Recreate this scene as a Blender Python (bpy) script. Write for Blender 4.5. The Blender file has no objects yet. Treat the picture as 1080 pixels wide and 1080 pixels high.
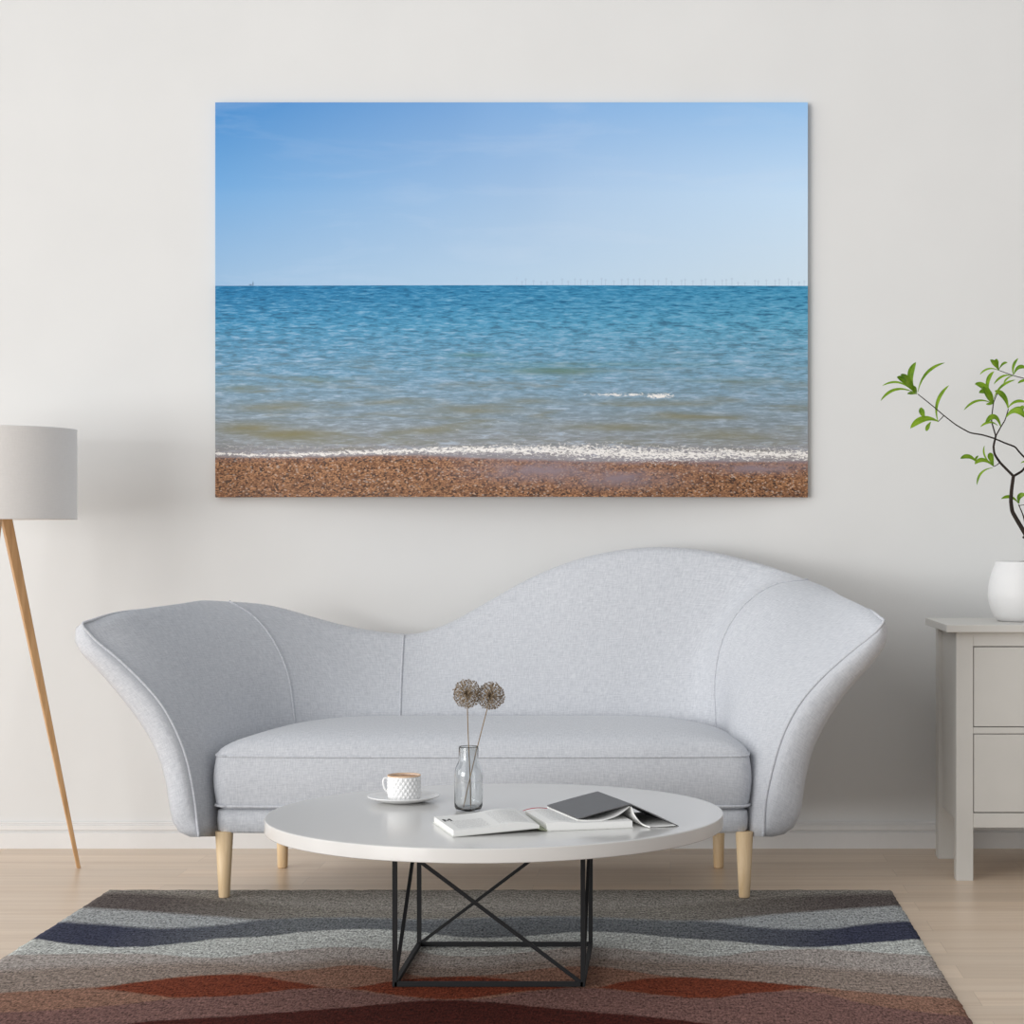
import bpy, bmesh, math, random
from mathutils import Vector, Matrix
random.seed(7)
PI = math.pi
SC = bpy.context.scene
COL = SC.collection

# ---------------------------------------------------------------- camera
F = 2080.0; CX, CY = 707.0, 561.0; H = 1.10; CAMY = -6.865
cam = bpy.data.cameras.new('camera'); camo = bpy.data.objects.new('camera', cam); COL.objects.link(camo)
camo.location = (0, CAMY, H); camo.rotation_euler = (PI/2, 0, 0)
cam.sensor_width = 36; cam.lens = F/1080*36
cam.shift_x = -(CX-540)/1080; cam.shift_y = (CY-540)/1080
cam.clip_start = 0.1
SC.camera = camo

# ---------------------------------------------------------------- light
SC.view_settings.view_transform = 'Standard'; SC.view_settings.look = 'None'
SC.view_settings.gamma = 1; SC.view_settings.use_curve_mapping = False
SC.view_settings.exposure = 0.06
w = bpy.data.worlds.new('world'); SC.world = w; w.use_nodes = True
bg = w.node_tree.nodes['Background']; bg.inputs[0].default_value = (0.985, 0.99, 1.0, 1); bg.inputs[1].default_value = 0.46

def area(name, loc, target, sx, sy, power, col=(1, 1, 1)):
    l = bpy.data.lights.new(name, 'AREA'); l.shape = 'RECTANGLE'; l.size = sx; l.size_y = sy
    l.energy = power; l.color = col
    o = bpy.data.objects.new(name, l); COL.objects.link(o); o.location = loc
    o.rotation_euler = (Vector(target)-Vector(loc)).to_track_quat('-Z', 'Y').to_euler()
    return o
sun = bpy.data.lights.new('daylight', 'SUN'); sun.energy = 1.25; sun.angle = math.radians(52); sun.color = (1.0, 0.995, 0.985)
suno = bpy.data.objects.new('daylight', sun); COL.objects.link(suno)
suno.rotation_euler = Vector((0.70, 0.66, -0.24)).to_track_quat('-Z', 'Y').to_euler(); suno.location = (-5, -5, 3)
area('window_light', (-5.2, -7.4, 1.0), (0.0, 0, 0.6), 3.6, 1.7, 175, (1.0, 0.995, 0.98))
area('side_window_light', (-6.6, -2.6, 1.2), (0.0, -0.6, 0.7), 2.0, 1.6, 36, (1.0, 0.995, 0.985))
area('added_overhead_light', (-0.5, -1.5, 3.6), (-0.5, -1.0, 0), 2.6, 0.7, 4, (1.0, 1.0, 1.0))  # added overhead lamp without fixture, strengthens the shadow under the print

# ---------------------------------------------------------------- helpers
def P(px, py, D): return Vector(((px-CX)/F*D, D+CAMY, H-(py-CY)/F*D))
def PZ(px, py, z):
    D = F*(H-z)/(py-CY); return Vector(((px-CX)/F*D, D+CAMY, z))
def lin(c):
    c = c/255.0
    return c/12.92 if c <= 0.04045 else ((c+0.055)/1.055)**2.4
def rgb(r, g, b): return (lin(r), lin(g), lin(b), 1)

def mesh_obj(name, verts, faces, mat=None, parent=None, smooth=True, uvs=None, loc=None):
    me = bpy.data.meshes.new(name)
    me.from_pydata([tuple(v) for v in verts], [], faces)
    if uvs:
        l = me.uv_layers.new(name='UVMap')
        for p in me.polygons:
            for li in p.loop_indices:
                l.data[li].uv = uvs[me.loops[li].vertex_index]
    if smooth:
        for p in me.polygons: p.use_smooth = True
    o = bpy.data.objects.new(name, me); COL.objects.link(o)
    if mat: me.materials.append(mat)
    if loc is not None:
        loc = Vector(loc)
        me.transform(Matrix.Translation(-loc)); o.location = loc
    if parent:
        o.parent = parent
        if loc is None: o.matrix_parent_inverse = Matrix.Translation(-Vector(parent.location))
        else: o.location = loc-Vector(parent.location)
    me.validate()
    return o
def bm_obj(name, bm, mat=None, parent=None, smooth=False):
    bmesh.ops.recalc_face_normals(bm, faces=bm.faces)
    me = bpy.data.meshes.new(name); bm.to_mesh(me); bm.free()
    if smooth:
        for p in me.polygons: p.use_smooth = True
    o = bpy.data.objects.new(name, me); COL.objects.link(o)
    if mat: me.materials.append(mat)
    if parent: o.parent = parent; o.matrix_parent_inverse = Matrix.Translation(-Vector(parent.location))
    return o
def tag(o, label=None, cat=None, group=None, kind=None):
    if label: o['label'] = label
    if cat: o['category'] = cat
    if group: o['group'] = group
    if kind: o['kind'] = kind
    return o
def empty(name, loc, label, cat, group=None):
    o = bpy.data.objects.new(name, None); COL.objects.link(o); o.location = loc
    o.empty_display_size = 0.05
    return tag(o, label, cat, group)
def box(bm, x0, x1, y0, y1, z0, z1, bev=0.0, seg=2):
    b2 = bmesh.new()
    bmesh.ops.create_cube(b2, size=1)
    bmesh.ops.scale(b2, vec=(x1-x0, y1-y0, z1-z0), verts=b2.verts)
    bmesh.ops.translate(b2, vec=((x0+x1)/2, (y0+y1)/2, (z0+z1)/2), verts=b2.verts)
    if bev: bmesh.ops.bevel(b2, geom=b2.edges[:], offset=bev, segments=seg, affect='EDGES', profile=0.5)
    me = bpy.data.meshes.new('t'); b2.to_mesh(me); b2.free(); bm.from_mesh(me); bpy.data.meshes.remove(me)
def bar(bm, a, b, r, n=4, r2=None, rot=PI/4):
    a = Vector(a); b = Vector(b); d = (b-a).normalized(); r2 = r if r2 is None else r2
    up = Vector((0, 0, 1)) if abs(d.z) < 0.95 else Vector((0, 1, 0))
    x = d.cross(up).normalized(); y = d.cross(x)
    A = []; B = []
    for k in range(n):
        t = 2*PI*k/n+rot; v = x*math.cos(t)+y*math.sin(t)
        A.append(bm.verts.new(a+v*r)); B.append(bm.verts.new(b+v*r2))
    for k in range(n): bm.faces.new((A[k], A[(k+1) % n], B[(k+1) % n], B[k]))
    bm.faces.new(A[::-1]); bm.faces.new(B)
def tube_data(pts, radii, n=8):
    pts = [Vector(p) for p in pts]; V = []; Fc = []
    if not isinstance(radii, (list, tuple)): radii = [radii]*len(pts)
    prev = None
    for i, p in enumerate(pts):
        d = (pts[min(i+1, len(pts)-1)]-pts[max(i-1, 0)]).normalized()
        if prev is None:
            up = Vector((0, 0, 1)) if abs(d.z) < 0.9 else Vector((0, 1, 0))
            x = d.cross(up).normalized()
        else: x = (prev-d*prev.dot(d)).normalized()
        prev = x; y = d.cross(x)
        for k in range(n):
            t = 2*PI*k/n; V.append(p+(x*math.cos(t)+y*math.sin(t))*radii[i])
    for i in range(len(pts)-1):
        for k in range(n):
            Fc.append((i*n+k, i*n+(k+1) % n, (i+1)*n+(k+1) % n, (i+1)*n+k))
    Fc.append(tuple(range(n))[::-1]); Fc.append(tuple((len(pts)-1)*n+k for k in range(n)))
    return V, Fc
def add_data(V, Fc, v, f):
    o = len(V); V.extend(v); Fc.extend(tuple(i+o for i in q) for q in f)
def lathe_data(prof, c, n=48):
    V = []; Fc = []; m = len(prof)
    for k in range(n):
        t = 2*PI*k/n
        for (r, z) in prof: V.append(Vector((c[0]+r*math.cos(t), c[1]+r*math.sin(t), c[2]+z)))
    for k in range(n):
        for j in range(m-1):
            a = k*m+j; b = ((k+1) % n)*m+j
            Fc.append((a, b, b+1, a+1))
    return V, Fc
def catmull(pts, n):
    """resample polyline of Vectors by a chordal hermite spline to n points, even in arc length"""
    pts = [Vector(p) for p in pts]
    if len(pts) == 2: return [pts[0].lerp(pts[1], i/(n-1)) for i in range(n)]
    t = [0.0]
    for i in range(1, len(pts)): t.append(t[-1]+max(1e-6, (pts[i]-pts[i-1]).length))
    tan = []
    for i in range(len(pts)):
        if i == 0: tan.append((pts[1]-pts[0])/(t[1]-t[0]))
        elif i == len(pts)-1: tan.append((pts[-1]-pts[-2])/(t[-1]-t[-2]))
        else: tan.append((pts[i+1]-pts[i-1])/(t[i+1]-t[i-1]))
    out = []
    for k in range(n):
        s = t[-1]*k/(n-1); i = 0
        while i < len(pts)-2 and s > t[i+1]: i += 1
        h = t[i+1]-t[i]; u = (s-t[i])/h
        out.append(pts[i]*(2*u**3-3*u*u+1)+tan[i]*h*(u**3-2*u*u+u)+pts[i+1]*(-2*u**3+3*u*u)+tan[i+1]*h*(u**3-u*u))
    return out
def herm_multi(rows, t, s):
    """rows: stations; each a list of Vectors; interpolate at parameter s with knots t"""
    i = 0
    while i < len(t)-2 and s > t[i+1]: i += 1
    h = t[i+1]-t[i]; u = (s-t[i])/h; m = len(rows)
    res = []
    for j in range(len(rows[0])):
        def tg(q):
            if q == 0: return (rows[1][j]-rows[0][j])/(t[1]-t[0])
            if q == m-1: return (rows[-1][j]-rows[-2][j])/(t[-1]-t[-2])
            h0 = t[q]-t[q-1]; h1 = t[q+1]-t[q]
            d0 = (rows[q][j]-rows[q-1][j])/h0; d1 = (rows[q+1][j]-rows[q][j])/h1
            return (d0*h1+d1*h0)/(h0+h1)
        res.append(rows[i][j]*(2*u**3-3*u*u+1)+tg(i)*h*(u**3-2*u*u+u)+rows[i+1][j]*(-2*u**3+3*u*u)+tg(i+1)*h*(u**3-u*u))
    return res

# ---------------------------------------------------------------- node materials
class NT:
    def __init__(s, name, rough=0.5, spec=0.5):
        s.m = bpy.data.materials.new(name); s.m.use_nodes = True
        s.t = s.m.node_tree; s.b = s.t.nodes['Principled BSDF']
        s.b.inputs['Roughness'].default_value = rough; s.b.inputs['Specular IOR Level'].default_value = spec
    def n(s, typ, **kw):
        x = s.t.nodes.new(typ)
        for k, v in kw.items(): setattr(x, k, v)
        return x
    def put(s, sock, v):
        if isinstance(v, bpy.types.NodeSocket): s.t.links.new(v, sock)
        elif v is not None: sock.default_value = v
    def math(s, op, a, b=None, c=None, clamp=False):
        x = s.n('ShaderNodeMath', operation=op, use_clamp=clamp)
        s.put(x.inputs[0], a); s.put(x.inputs[1], b)
        if c is not None: s.put(x.inputs[2], c)
        return x.outputs[0]
    def mix(s, f, a, b, blend='MIX'):
        x = s.n('ShaderNodeMix', data_type='RGBA', blend_type=blend)
        s.put(x.inputs[0], f); s.put(x.inputs[6], a); s.put(x.inputs[7], b); return x.outputs[2]
    def obj(s): return s.n('ShaderNodeTexCoord').outputs['Object']
    def uv(s): return s.n('ShaderNodeTexCoord').outputs['UV']
    def sep(s, v):
        x = s.n('ShaderNodeSeparateXYZ'); s.put(x.inputs[0], v); return x.outputs
    def comb(s, x, y, z=0.0):
        c = s.n('ShaderNodeCombineXYZ'); s.put(c.inputs[0], x); s.put(c.inputs[1], y); s.put(c.inputs[2], z); return c.outputs[0]
    def mapv(s, v, sc=(1, 1, 1), loc=(0, 0, 0)):
        x = s.n('ShaderNodeMapping'); s.put(x.inputs[0], v); x.inputs['Scale'].default_value = sc; x.inputs['Location'].default_value = loc
        return x.outputs[0]
    def noise(s, v, scale=1.0, detail=3.0, rough=0.5, dist=0.0):
        x = s.n('ShaderNodeTexNoise'); s.put(x.inputs['Vector'], v)
        x.inputs['Scale'].default_value = scale; x.inputs['Detail'].default_value = detail
        x.inputs['Roughness'].default_value = rough; x.inputs['Distortion'].default_value = dist
        return x.outputs['Fac']
    def rng(s, v, a, b, c=0.0, d=1.0, smooth=False):
        x = s.n('ShaderNodeMapRange'); x.clamp = True
        if smooth: x.interpolation_type = 'SMOOTHSTEP'
        s.put(x.inputs[0], v); s.put(x.inputs[1], a); s.put(x.inputs[2], b)
        x.inputs[3].default_value = c; x.inputs[4].default_value = d; return x.outputs[0]
    def curve(s, v, pts):
        """pts in 0..1; linear pieces"""
        x = s.n('ShaderNodeFloatCurve'); s.put(x.inputs['Value'], v)
        cv = x.mapping.curves[0]; pts = sorted(pts)
        while len(cv.points) < len(pts): cv.points.new(0.5, 0.5)
        for p, q in zip(cv.points, pts): p.location = q; p.handle_type = 'AUTO'
        x.mapping.update(); return x.outputs['Value']
    def bump(s, h, strength=0.3, dist=0.002):
        x = s.n('ShaderNodeBump'); s.put(x.inputs['Height'], h)
        x.inputs['Strength'].default_value = strength; x.inputs['Distance'].default_value = dist
        s.t.links.new(x.outputs[0], s.b.inputs['Normal'])
    def color(s, c): s.put(s.b.inputs['Base Color'], c)

def plain(name, col, rough=0.5, spec=0.5, var=0.03, scale=30, metal=0.0):
    t = NT(name, rough, spec); o = t.obj()
    n = t.noise(o, scale, 3)
    f = t.rng(n, 0.3, 0.7, 1-var, 1+var)
    c = t.mix(1.0, col, t.comb(f, f, f), 'MULTIPLY'); t.color(c)
    t.b.inputs['Metallic'].default_value = metal
    return t.m

def wood_mat(name, c1, c2, axis='z', rough=0.5, sc=60):
    t = NT(name, rough, 0.35); o = t.obj()
    s = {'z': (sc, sc, 4), 'x': (4, sc, sc)}[axis]
    n = t.noise(t.mapv(o, s), 1.0, 4, 0.6, 0.6)
    t.color(t.mix(t.rng(n, 0.3, 0.7), c1, c2)); return t.m

# wall
t = NT('wall_paint', 0.85, 0.2); n = t.noise(t.obj(), 3.0, 4); n2 = t.noise(t.obj(), 220, 2)
t.color(t.mix(t.rng(n, 0.3, 0.7), rgb(220, 220.5, 220), rgb(223, 223.5, 223))); t.bump(n2, 0.05, 0.001); M_WALL = t.m
M_BASE = plain('baseboard_paint', rgb(224, 223, 222), 0.5, 0.4, 0.01)

# floor planks
t = NT('floor_planks', 0.33, 0.5); o = t.obj()
br = t.n('ShaderNodeTexBrick'); t.put(br.inputs['Vector'], o)
br.offset = 0.37; br.offset_frequency = 2; br.squash = 1
for k, v in {'Scale': 1.0, 'Mortar Size': 0.0009, 'Mortar Smooth': 0.6, 'Bias': 0.0, 'Brick Width': 1.15, 'Row Height': 0.143}.items():
    br.inputs[k].default_value = v
br.inputs['Color1'].default_value = (0, 0, 0, 1); br.inputs['Color2'].default_value = (1, 1, 1, 1); br.inputs['Mortar'].default_value = (.5, .5, .5, 1)
rnd = t.math('MULTIPLY', br.outputs['Color'], 1.0)
off = t.math('MULTIPLY', rnd, 37.0)
so = t.sep(o)
gv = t.comb(t.math('ADD', t.math('MULTIPLY', so[0], 1.4), off), t.math('MULTIPLY', so[1], 30.0), off)
g1 = t.noise(gv, 1.0, 5, 0.62, 0.4)
gv2 = t.comb(t.math('ADD', t.math('MULTIPLY', so[0], 0.5), off), t.math('MULTIPLY', so[1], 7.0), off)
g2 = t.noise(gv2, 1.0, 2, 0.5, 0.8)
c = t.mix(t.rng(g1, 0.28, 0.72), rgb(210, 184, 158), rgb(235, 213, 189))
c = t.mix(t.math('MULTIPLY', t.rng(g2, 0.35, 0.7), 0.5), c, rgb(238, 219, 197))
pl = t.rng(rnd, 0.0, 1.0, 0.90, 1.04)
c = t.mix(1.0, c, t.comb(pl, pl, pl), 'MULTIPLY')
c = t.mix(t.math('MULTIPLY', br.outputs['Fac'], 0.35), c, rgb(120, 95, 78))
t.color(c); t.bump(t.math('SUBTRACT', g1, br.outputs['Fac']), 0.12, 0.0006); M_FLOOR = t.m

# sofa fabric
def fabric(name, base, dark, light):
    t = NT(name, 0.95, 0.15); u = t.uv()
    a = t.noise(t.mapv(u, (250, 38, 1)), 1.0, 3, 0.65)
    b = t.noise(t.mapv(u, (38, 250, 1), (7, 3, 0)), 1.0, 3, 0.65)
    d = t.noise(t.mapv(u, (6, 6, 1)), 1.0, 2)
    s = t.math('ADD', t.math('MULTIPLY', t.math('SUBTRACT', a, 0.5), 1.0), t.math('MULTIPLY', t.math('SUBTRACT', b, 0.5), 1.0))
    f = t.rng(s, -0.3, 0.3)
    c = t.mix(f, dark, light); c = t.mix(0.42, c, base)
    c = t.mix(t.math('MULTIPLY', t.rng(d, 0.3, 0.7), 0.06), c, dark)
    t.color(c); t.bump(s, 0.25, 0.0015)
    t.b.inputs['Sheen Weight'].default_value = 0.25; t.b.inputs['Sheen Roughness'].default_value = 0.5
    return t.m
M_FAB = fabric('sofa_fabric', rgb(202, 204, 209), rgb(172, 176, 184), rgb(224, 226, 230))
M_LEG = wood_mat('pale_wood', rgb(214, 184, 142), rgb(232, 206, 168))
M_OAK = wood_mat('lamp_wood', rgb(188, 146, 102), rgb(216, 176, 130))
M_TOP = plain('tabletop_lacquer', rgb(220, 219, 217), 0.16, 0.5, 0.004)
M_BLK = plain('black_metal', rgb(26, 27, 29), 0.6, 0.3, 0.05)
M_CAB = plain('cabinet_paint', rgb(204, 202, 197), 0.45, 0.4, 0.012, 12)
M_SHADE = fabric('lamp_shade_cloth', rgb(240, 237, 234), rgb(236, 233, 230), rgb(244, 241, 238))
M_PORC = plain('white_porcelain', rgb(240, 240, 240), 0.25, 0.5, 0.003)
M_PAPER = plain('white_paper', rgb(238, 238, 236), 0.8, 0.2, 0.01)
M_POT = plain('pot_ceramic', rgb(224, 224, 224), 0.55, 0.4, 0.008)

# ---------------------------------------------------------------- structure
BBZ = 0.0915
mesh_obj('wall_back', [(-6, 0, -0.05), (5, 0, -0.05), (5, 0, 3.4), (-6, 0, 3.4), (-6, .12, -0.05), (5, .12, -0.05), (5, .12, 3.4), (-6, .12, 3.4)],
         [(0, 1, 2, 3), (5, 4, 7, 6), (3, 2, 6, 7), (1, 5, 6, 2), (4, 0, 3, 7), (0, 4, 5, 1)], M_WALL, smooth=False)['kind'] = 'structure'
mesh_obj('floor', [(-6, -7.5, 0), (5, -7.5, 0), (5, 0, 0), (-6, 0, 0), (-6, -7.5, -.05), (5, -7.5, -.05), (5, 0, -.05), (-6, 0, -.05)],
         [(0, 1, 2, 3), (4, 7, 6, 5), (0, 4, 5, 1), (1, 5, 6, 2), (2, 6, 7, 3), (3, 7, 4, 0)], M_FLOOR, smooth=False)['kind'] = 'structure'
prof = [(-.015, 0), (-.015, .053), (-.0135, .0555), (-.0065, .0565), (-.0065, .0605), (-.0135, .064), (-.0135, .078), (-.0125, .0805), (-.0065, .0815), (-.0065, .0845), (-.0095, .0865), (-.0085, .0905), (-.003, .0915), (0, .0915)]
V = [(x, y, z) for x in (-6, 5) for (y, z) in prof]; m = len(prof)
Fc = [(j, m+j, m+j+1, j+1) for j in range(m-1)]
mesh_obj('baseboard_back', V, Fc, M_BASE, smooth=False)['kind'] = 'structure'

# ---------------------------------------------------------------- rug
RX0, RX1 = -1.715, 0.674; RY1 = 6.032+CAMY; RY0 = 4.05+CAMY; RT = 0.008
t = NT('rug_felt', 1.0, 0.1); o = t.obj(); so = t.sep(o)
def rz(px, py):   # pixel on the rug -> normalised u, v
    p = PZ(px, py, RT); return (min(1, max(0, (p.x-RX0)/(RX1-RX0))), min(1, max(0, (RY1-p.y)/(RY1-RY0))))
wob = t.noise(t.mapv(o, (60, 60, 1)), 1.0, 3, 0.6)
wob2 = t.noise(t.mapv(o, (200, 200, 1)), 1.0, 2, 0.6)
U = t.math('DIVIDE', t.math('SUBTRACT', so[0], RX0), RX1-RX0)
Vv = t.math('DIVIDE', t.math('SUBTRACT', RY1, so[1]), RY1-RY0)
Vw = t.math('ADD', Vv, t.math('MULTIPLY', t.math('SUBTRACT', t.math('ADD', wob, wob2), 1.0), 0.012))
def below(pts, soft=0.004):
    cv = t.curve(U, [rz(*p) for p in pts])
    return t.rng(t.math('SUBTRACT', Vw, cv), -soft, soft)
b0 = below([(115, 941), (180, 944), (250, 950), (330, 957), (450, 960), (560, 960), (700, 956), (780, 949), (860, 944), (941, 942)], 0.02)
b1 = below([(88, 957), (150, 961), (230, 967), (280, 970), (360, 968), (450, 970), (520, 968), (600, 967), (700, 971), (745, 971), (800, 966), (860, 961), (950, 955)], .01)
b2 = below([(63, 972), (110, 975), (170, 979), (230, 976), (280, 970), (360, 968), (450, 970), (520, 968), (600, 967), (700, 971), (745, 972), (800, 978), (860, 980), (930, 973), (965, 971)], .01)
b3 = below([(38, 990), (90, 997), (140, 999), (190, 995), (230, 990), (275, 988), (330, 982), (390, 980), (430, 982), (500, 989), (560, 987), (610, 983), (660, 984), (700, 988), (760, 992), (850, 999), (900, 996), (972, 990)])
b4 = below([(12, 1007), (80, 1006), (150, 1006), (230, 1010), (290, 1004), (360, 999), (430, 1003), (490, 1009), (560, 1004), (610, 999), (700, 1005), (745, 1009), (800, 1003), (860, 1001), (900, 1003), (985, 1008)])
b5 = below([(0, 1024), (60, 1020), (120, 1018), (230, 1015), (300, 1017), (360, 1012), (430, 1016), (500, 1020), (560, 1014), (620, 1010), (700, 1014), (800, 1016), (900, 1022), (985, 1030)], .02)
b6 = below([(-60, 1052), (0, 1047), (100, 1041), (190, 1030), (240, 1027), (330, 1022), (370, 1018), (410, 1022), (450, 1030), (520, 1028), (580, 1021), (620, 1019), (700, 1029), (800, 1036), (860, 1041), (930, 1048), (1008, 1053)])
L = []
for top, bot in [([(95, 1043), (145, 1036), (200, 1030), (253, 1028), (317, 1037), (358, 1042)], [(95, 1043), (150, 1048), (187, 1052), (250, 1050), (320, 1043), (358, 1042)]),
                 ([(358, 1042), (430, 1033), (500, 1030), (560, 1036), (620, 1042)], [(358, 1042), (420, 1050), (480, 1054), (540, 1047), (620, 1042)]),
                 ([(620, 1042), (660, 1035), (700, 1031), (767, 1033), (827, 1038), (870, 1042)], [(620, 1042), (660, 1045), (700, 1050), (743, 1053), (800, 1048), (870, 1042)])]:
    L.append((top, bot))
tops = [q for a in L for q in a[0]]; bots = [q for a in L for q in a[1]]
tops = sorted(set([(-100, 1055)]+tops+[(1010, 1060)])); bots = sorted(set([(-100, 1055)]+bots+[(1010, 1060)]))
l7 = below(tops); l7b = below(bots)
lens = t.math('MULTIPLY', l7, t.math('SUBTRACT', 1.0, l7b), clamp=True)
b8 = below([(-60, 1072), (0, 1068), (60, 1065), (120, 1060), (190, 1053), (250, 1050), (320, 1043), (360, 1043), (400, 1048), (460, 1054), (500, 1054), (560, 1046), (610, 1042), (700, 1050), (743, 1053), (800, 1047), (850, 1046), (920, 1060), (1020, 1072)])
b9 = below([(-60, 1098), (40, 1090), (110, 1083), (150, 1078), (240, 1072), (360, 1063), (460, 1055), (500, 1056), (600, 1065), (700, 1074), (750, 1080), (820, 1088), (1000, 1105)])
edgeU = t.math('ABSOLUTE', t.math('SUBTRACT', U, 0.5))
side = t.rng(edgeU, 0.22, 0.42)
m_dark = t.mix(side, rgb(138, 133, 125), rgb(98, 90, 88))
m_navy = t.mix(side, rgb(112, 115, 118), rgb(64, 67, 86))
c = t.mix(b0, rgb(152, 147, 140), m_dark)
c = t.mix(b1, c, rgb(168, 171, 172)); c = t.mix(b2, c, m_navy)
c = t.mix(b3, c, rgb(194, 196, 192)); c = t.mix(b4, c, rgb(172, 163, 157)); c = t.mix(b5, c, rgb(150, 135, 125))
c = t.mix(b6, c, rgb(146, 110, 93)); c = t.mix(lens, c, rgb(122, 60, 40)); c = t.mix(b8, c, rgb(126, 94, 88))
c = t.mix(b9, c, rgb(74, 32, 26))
f1 = t.noise(t.mapv(o, (170, 60, 1)), 1.0, 3, 0.75); f2 = t.noise(t.mapv(o, (38, 60, 1)), 1.0, 5, 0.75); f3 = t.noise(t.mapv(o, (9, 22, 1)), 1.0, 3, 0.6)
f = t.math('ADD', t.math('MULTIPLY', t.rng(f1, 0.38, 0.62), 0.85), t.math('ADD', t.math('MULTIPLY', t.rng(f2, 0.34, 0.66), 0.6), t.math('MULTIPLY', f3, 0.25)))
f = t.math('MULTIPLY', t.math('ADD', f, -0.03), 1.15)
c = t.mix(1.0, c, t.comb(f, f, f), 'MULTIPLY'); t.color(c)
t.bump(t.math('ADD', f1, f2), 0.7, 0.004)
M_RUG = t.m
bm = bmesh.new(); nx, ny = 120, 90
g = []
for j in range(ny+1):
    row = []
    for i in range(nx+1):
        x = RX0+(RX1-RX0)*i/nx; y = RY0+(RY1-RY0)*j/ny
        e = min(i, nx-i, j, ny-j)
        if e == 0:
            k = random.uniform(-.002, .002)
            if i in (0, nx): x += k
            if j in (0, ny): y += k
        z = RT+(random.uniform(-.0008, .0008)) - (0.003 if e == 0 else 0)
        row.append(bm.verts.new((x, y, z)))
    g.append(row)
for j in range(ny):
    for i in range(nx): bm.faces.new((g[j][i], g[j][i+1], g[j+1][i+1], g[j+1][i]))
be = [e for e in bm.edges if e.is_boundary]
r = bmesh.ops.extrude_edge_only(bm, edges=be)
for v in r['geom']:
    if isinstance(v, bmesh.types.BMVert): v.co.z = 0.0005
rug = bm_obj('rug', bm, M_RUG, smooth=True)
tag(rug, 'rug in wavy grey, navy, brown and rust bands lying on the wooden floor', 'rug')

# ---------------------------------------------------------------- sofa
sofa = empty('sofa', P(510, 900, 6.2)*1.0, 'pale grey curved sofa with asymmetric humped back against the wall', 'sofa')
sofa.location.z = 0
NVI = 22
def ST(inner, D, outer=None, kind='arm', Dv=None):
    if Dv is None: pts = [P(x, y, D) for x, y in inner]
    else: pts = [P(x, y, d) for (x, y), d in zip(inner, Dv)]
    return dict(pts=catmull(pts, NVI), outer=outer, kind=kind)
FD = 5.82
in0 = [(210, 882.5), (205, 840), (197.5, 802), (187, 773), (171.5, 744.5), (151, 720), (125, 695), (99, 673), (87, 658)]
out0 = [(200, 882.5), (190, 878.5), (183, 869), (179, 853), (174, 822), (164, 791), (146, 760), (122, 729), (104, 708), (88.5, 692), (81, 682), (78, 672), (79.5, 664)]
inK = [(805, 882), (807, 848), (814.5, 811), (826, 774), (843, 742), (866, 715), (895, 689), (923.5, 666), (932, 655)]
outK = [(815, 882.5), (828, 879.5), (836, 874), (844, 858), (849, 825), (857.5, 791), (875, 756.5), (895, 728), (918, 702), (930, 687), (935.5, 676), (936.5, 665)]
def vert(xb, xt, yt, Db, Dt, xm=None):
    xm = (xb+xt)/2 if xm is None else xm
    return dict(inner=[(xb, 868), (xb, 760), (xm, (760+yt)/2), (xt, yt)], Dv=[Db, Db, (Db*.55+Dt*.45), Dt])
stations = [
    ST(in0, FD),
    ST([(228, 882), (227, 850), (223, 815), (213, 777), (195, 740), (172, 705), (150, 676), (125, 647)], 5.93),
    ST([(246, 878), (247, 850), (245, 808), (240, 770), (230, 730), (218, 700), (205, 670), (184, 637.8)], 6.1, Dv=[6.06, 6.06, 6.07, 6.08, 6.1, 6.12, 6.15, 6.2]),
    ST([(313, 868), (313, 800), (310, 755), (303, 710), (287, 674), (266, 649), (243, 635.3)], 6.4, Dv=[6.36, 6.36, 6.36, 6.38, 6.41, 6.43, 6.44]),
    ST(**dict(inner=[(352, 868), (350, 755), (342, 712), (325, 675), (297, 641)], D=0, Dv=[6.42, 6.42, 6.46, 6.5, 6.54], kind='back')),
    ST(**dict(vert(387, 366, 662, 6.44, 6.60, 381), D=0, kind='back')),
    ST(**dict(vert(422, 425, 670, 6.45, 6.63, 423), D=0, kind='back')),
    ST(**dict(vert(462, 465, 661, 6.45, 6.64), D=0, kind='back')),
    ST(**dict(vert(505, 508, 638.5, 6.45, 6.65), D=0, kind='back')),
    ST(**dict(vert(548, 556, 611.5, 6.45, 6.66), D=0, kind='back')),
    ST(**dict(vert(590, 605, 591.5, 6.45, 6.66), D=0, kind='back')),
    ST(**dict(vert(632, 655, 580.5, 6.45, 6.66), D=0, kind='back')),
    ST(**dict(vert(668, 702, 578, 6.45, 6.66), D=0, kind='back')),
    ST(**dict(vert(700, 750, 583, 6.44, 6.65, 717), D=0, kind='back')),
    ST(**dict(vert(728, 803, 596.5, 6.42, 6.6, 744), D=0, kind='back')),
    ST([(755, 868), (755, 800), (755, 762), (754, 715), (764, 670), (787, 636), (818, 616), (850, 611.5)], 6.4, Dv=[6.34, 6.34, 6.35, 6.37, 6.4, 6.43, 6.46, 6.48]),
    ST([(776, 878), (775, 850), (774, 800), (776, 765), (788, 725), (812, 692), (845, 662), (890, 630)], 6.1, Dv=[6.06, 6.06, 6.07, 6.08, 6.1, 6.12, 6.15, 6.22]),
    ST([(785, 882), (786.5, 845), (790, 805), (800, 768), (819, 732), (847, 700), (878, 671), (913, 641)], 5.95),
    ST(inK, FD),
]
a0 = [P(x, y, FD+.03) for x, y in out0]; aK = [P(x, y, FD+.03) for x, y in outK]
offL = [b-a for a, b in zip(catmull([P(x, y, FD) for x, y in in0], NVI), catmull(a0, NVI))]
offR = [b-a for a, b in zip(catmull([P(x, y, FD) for x, y in inK], NVI), catmull(aK, NVI))]
ns = len(stations)
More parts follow.
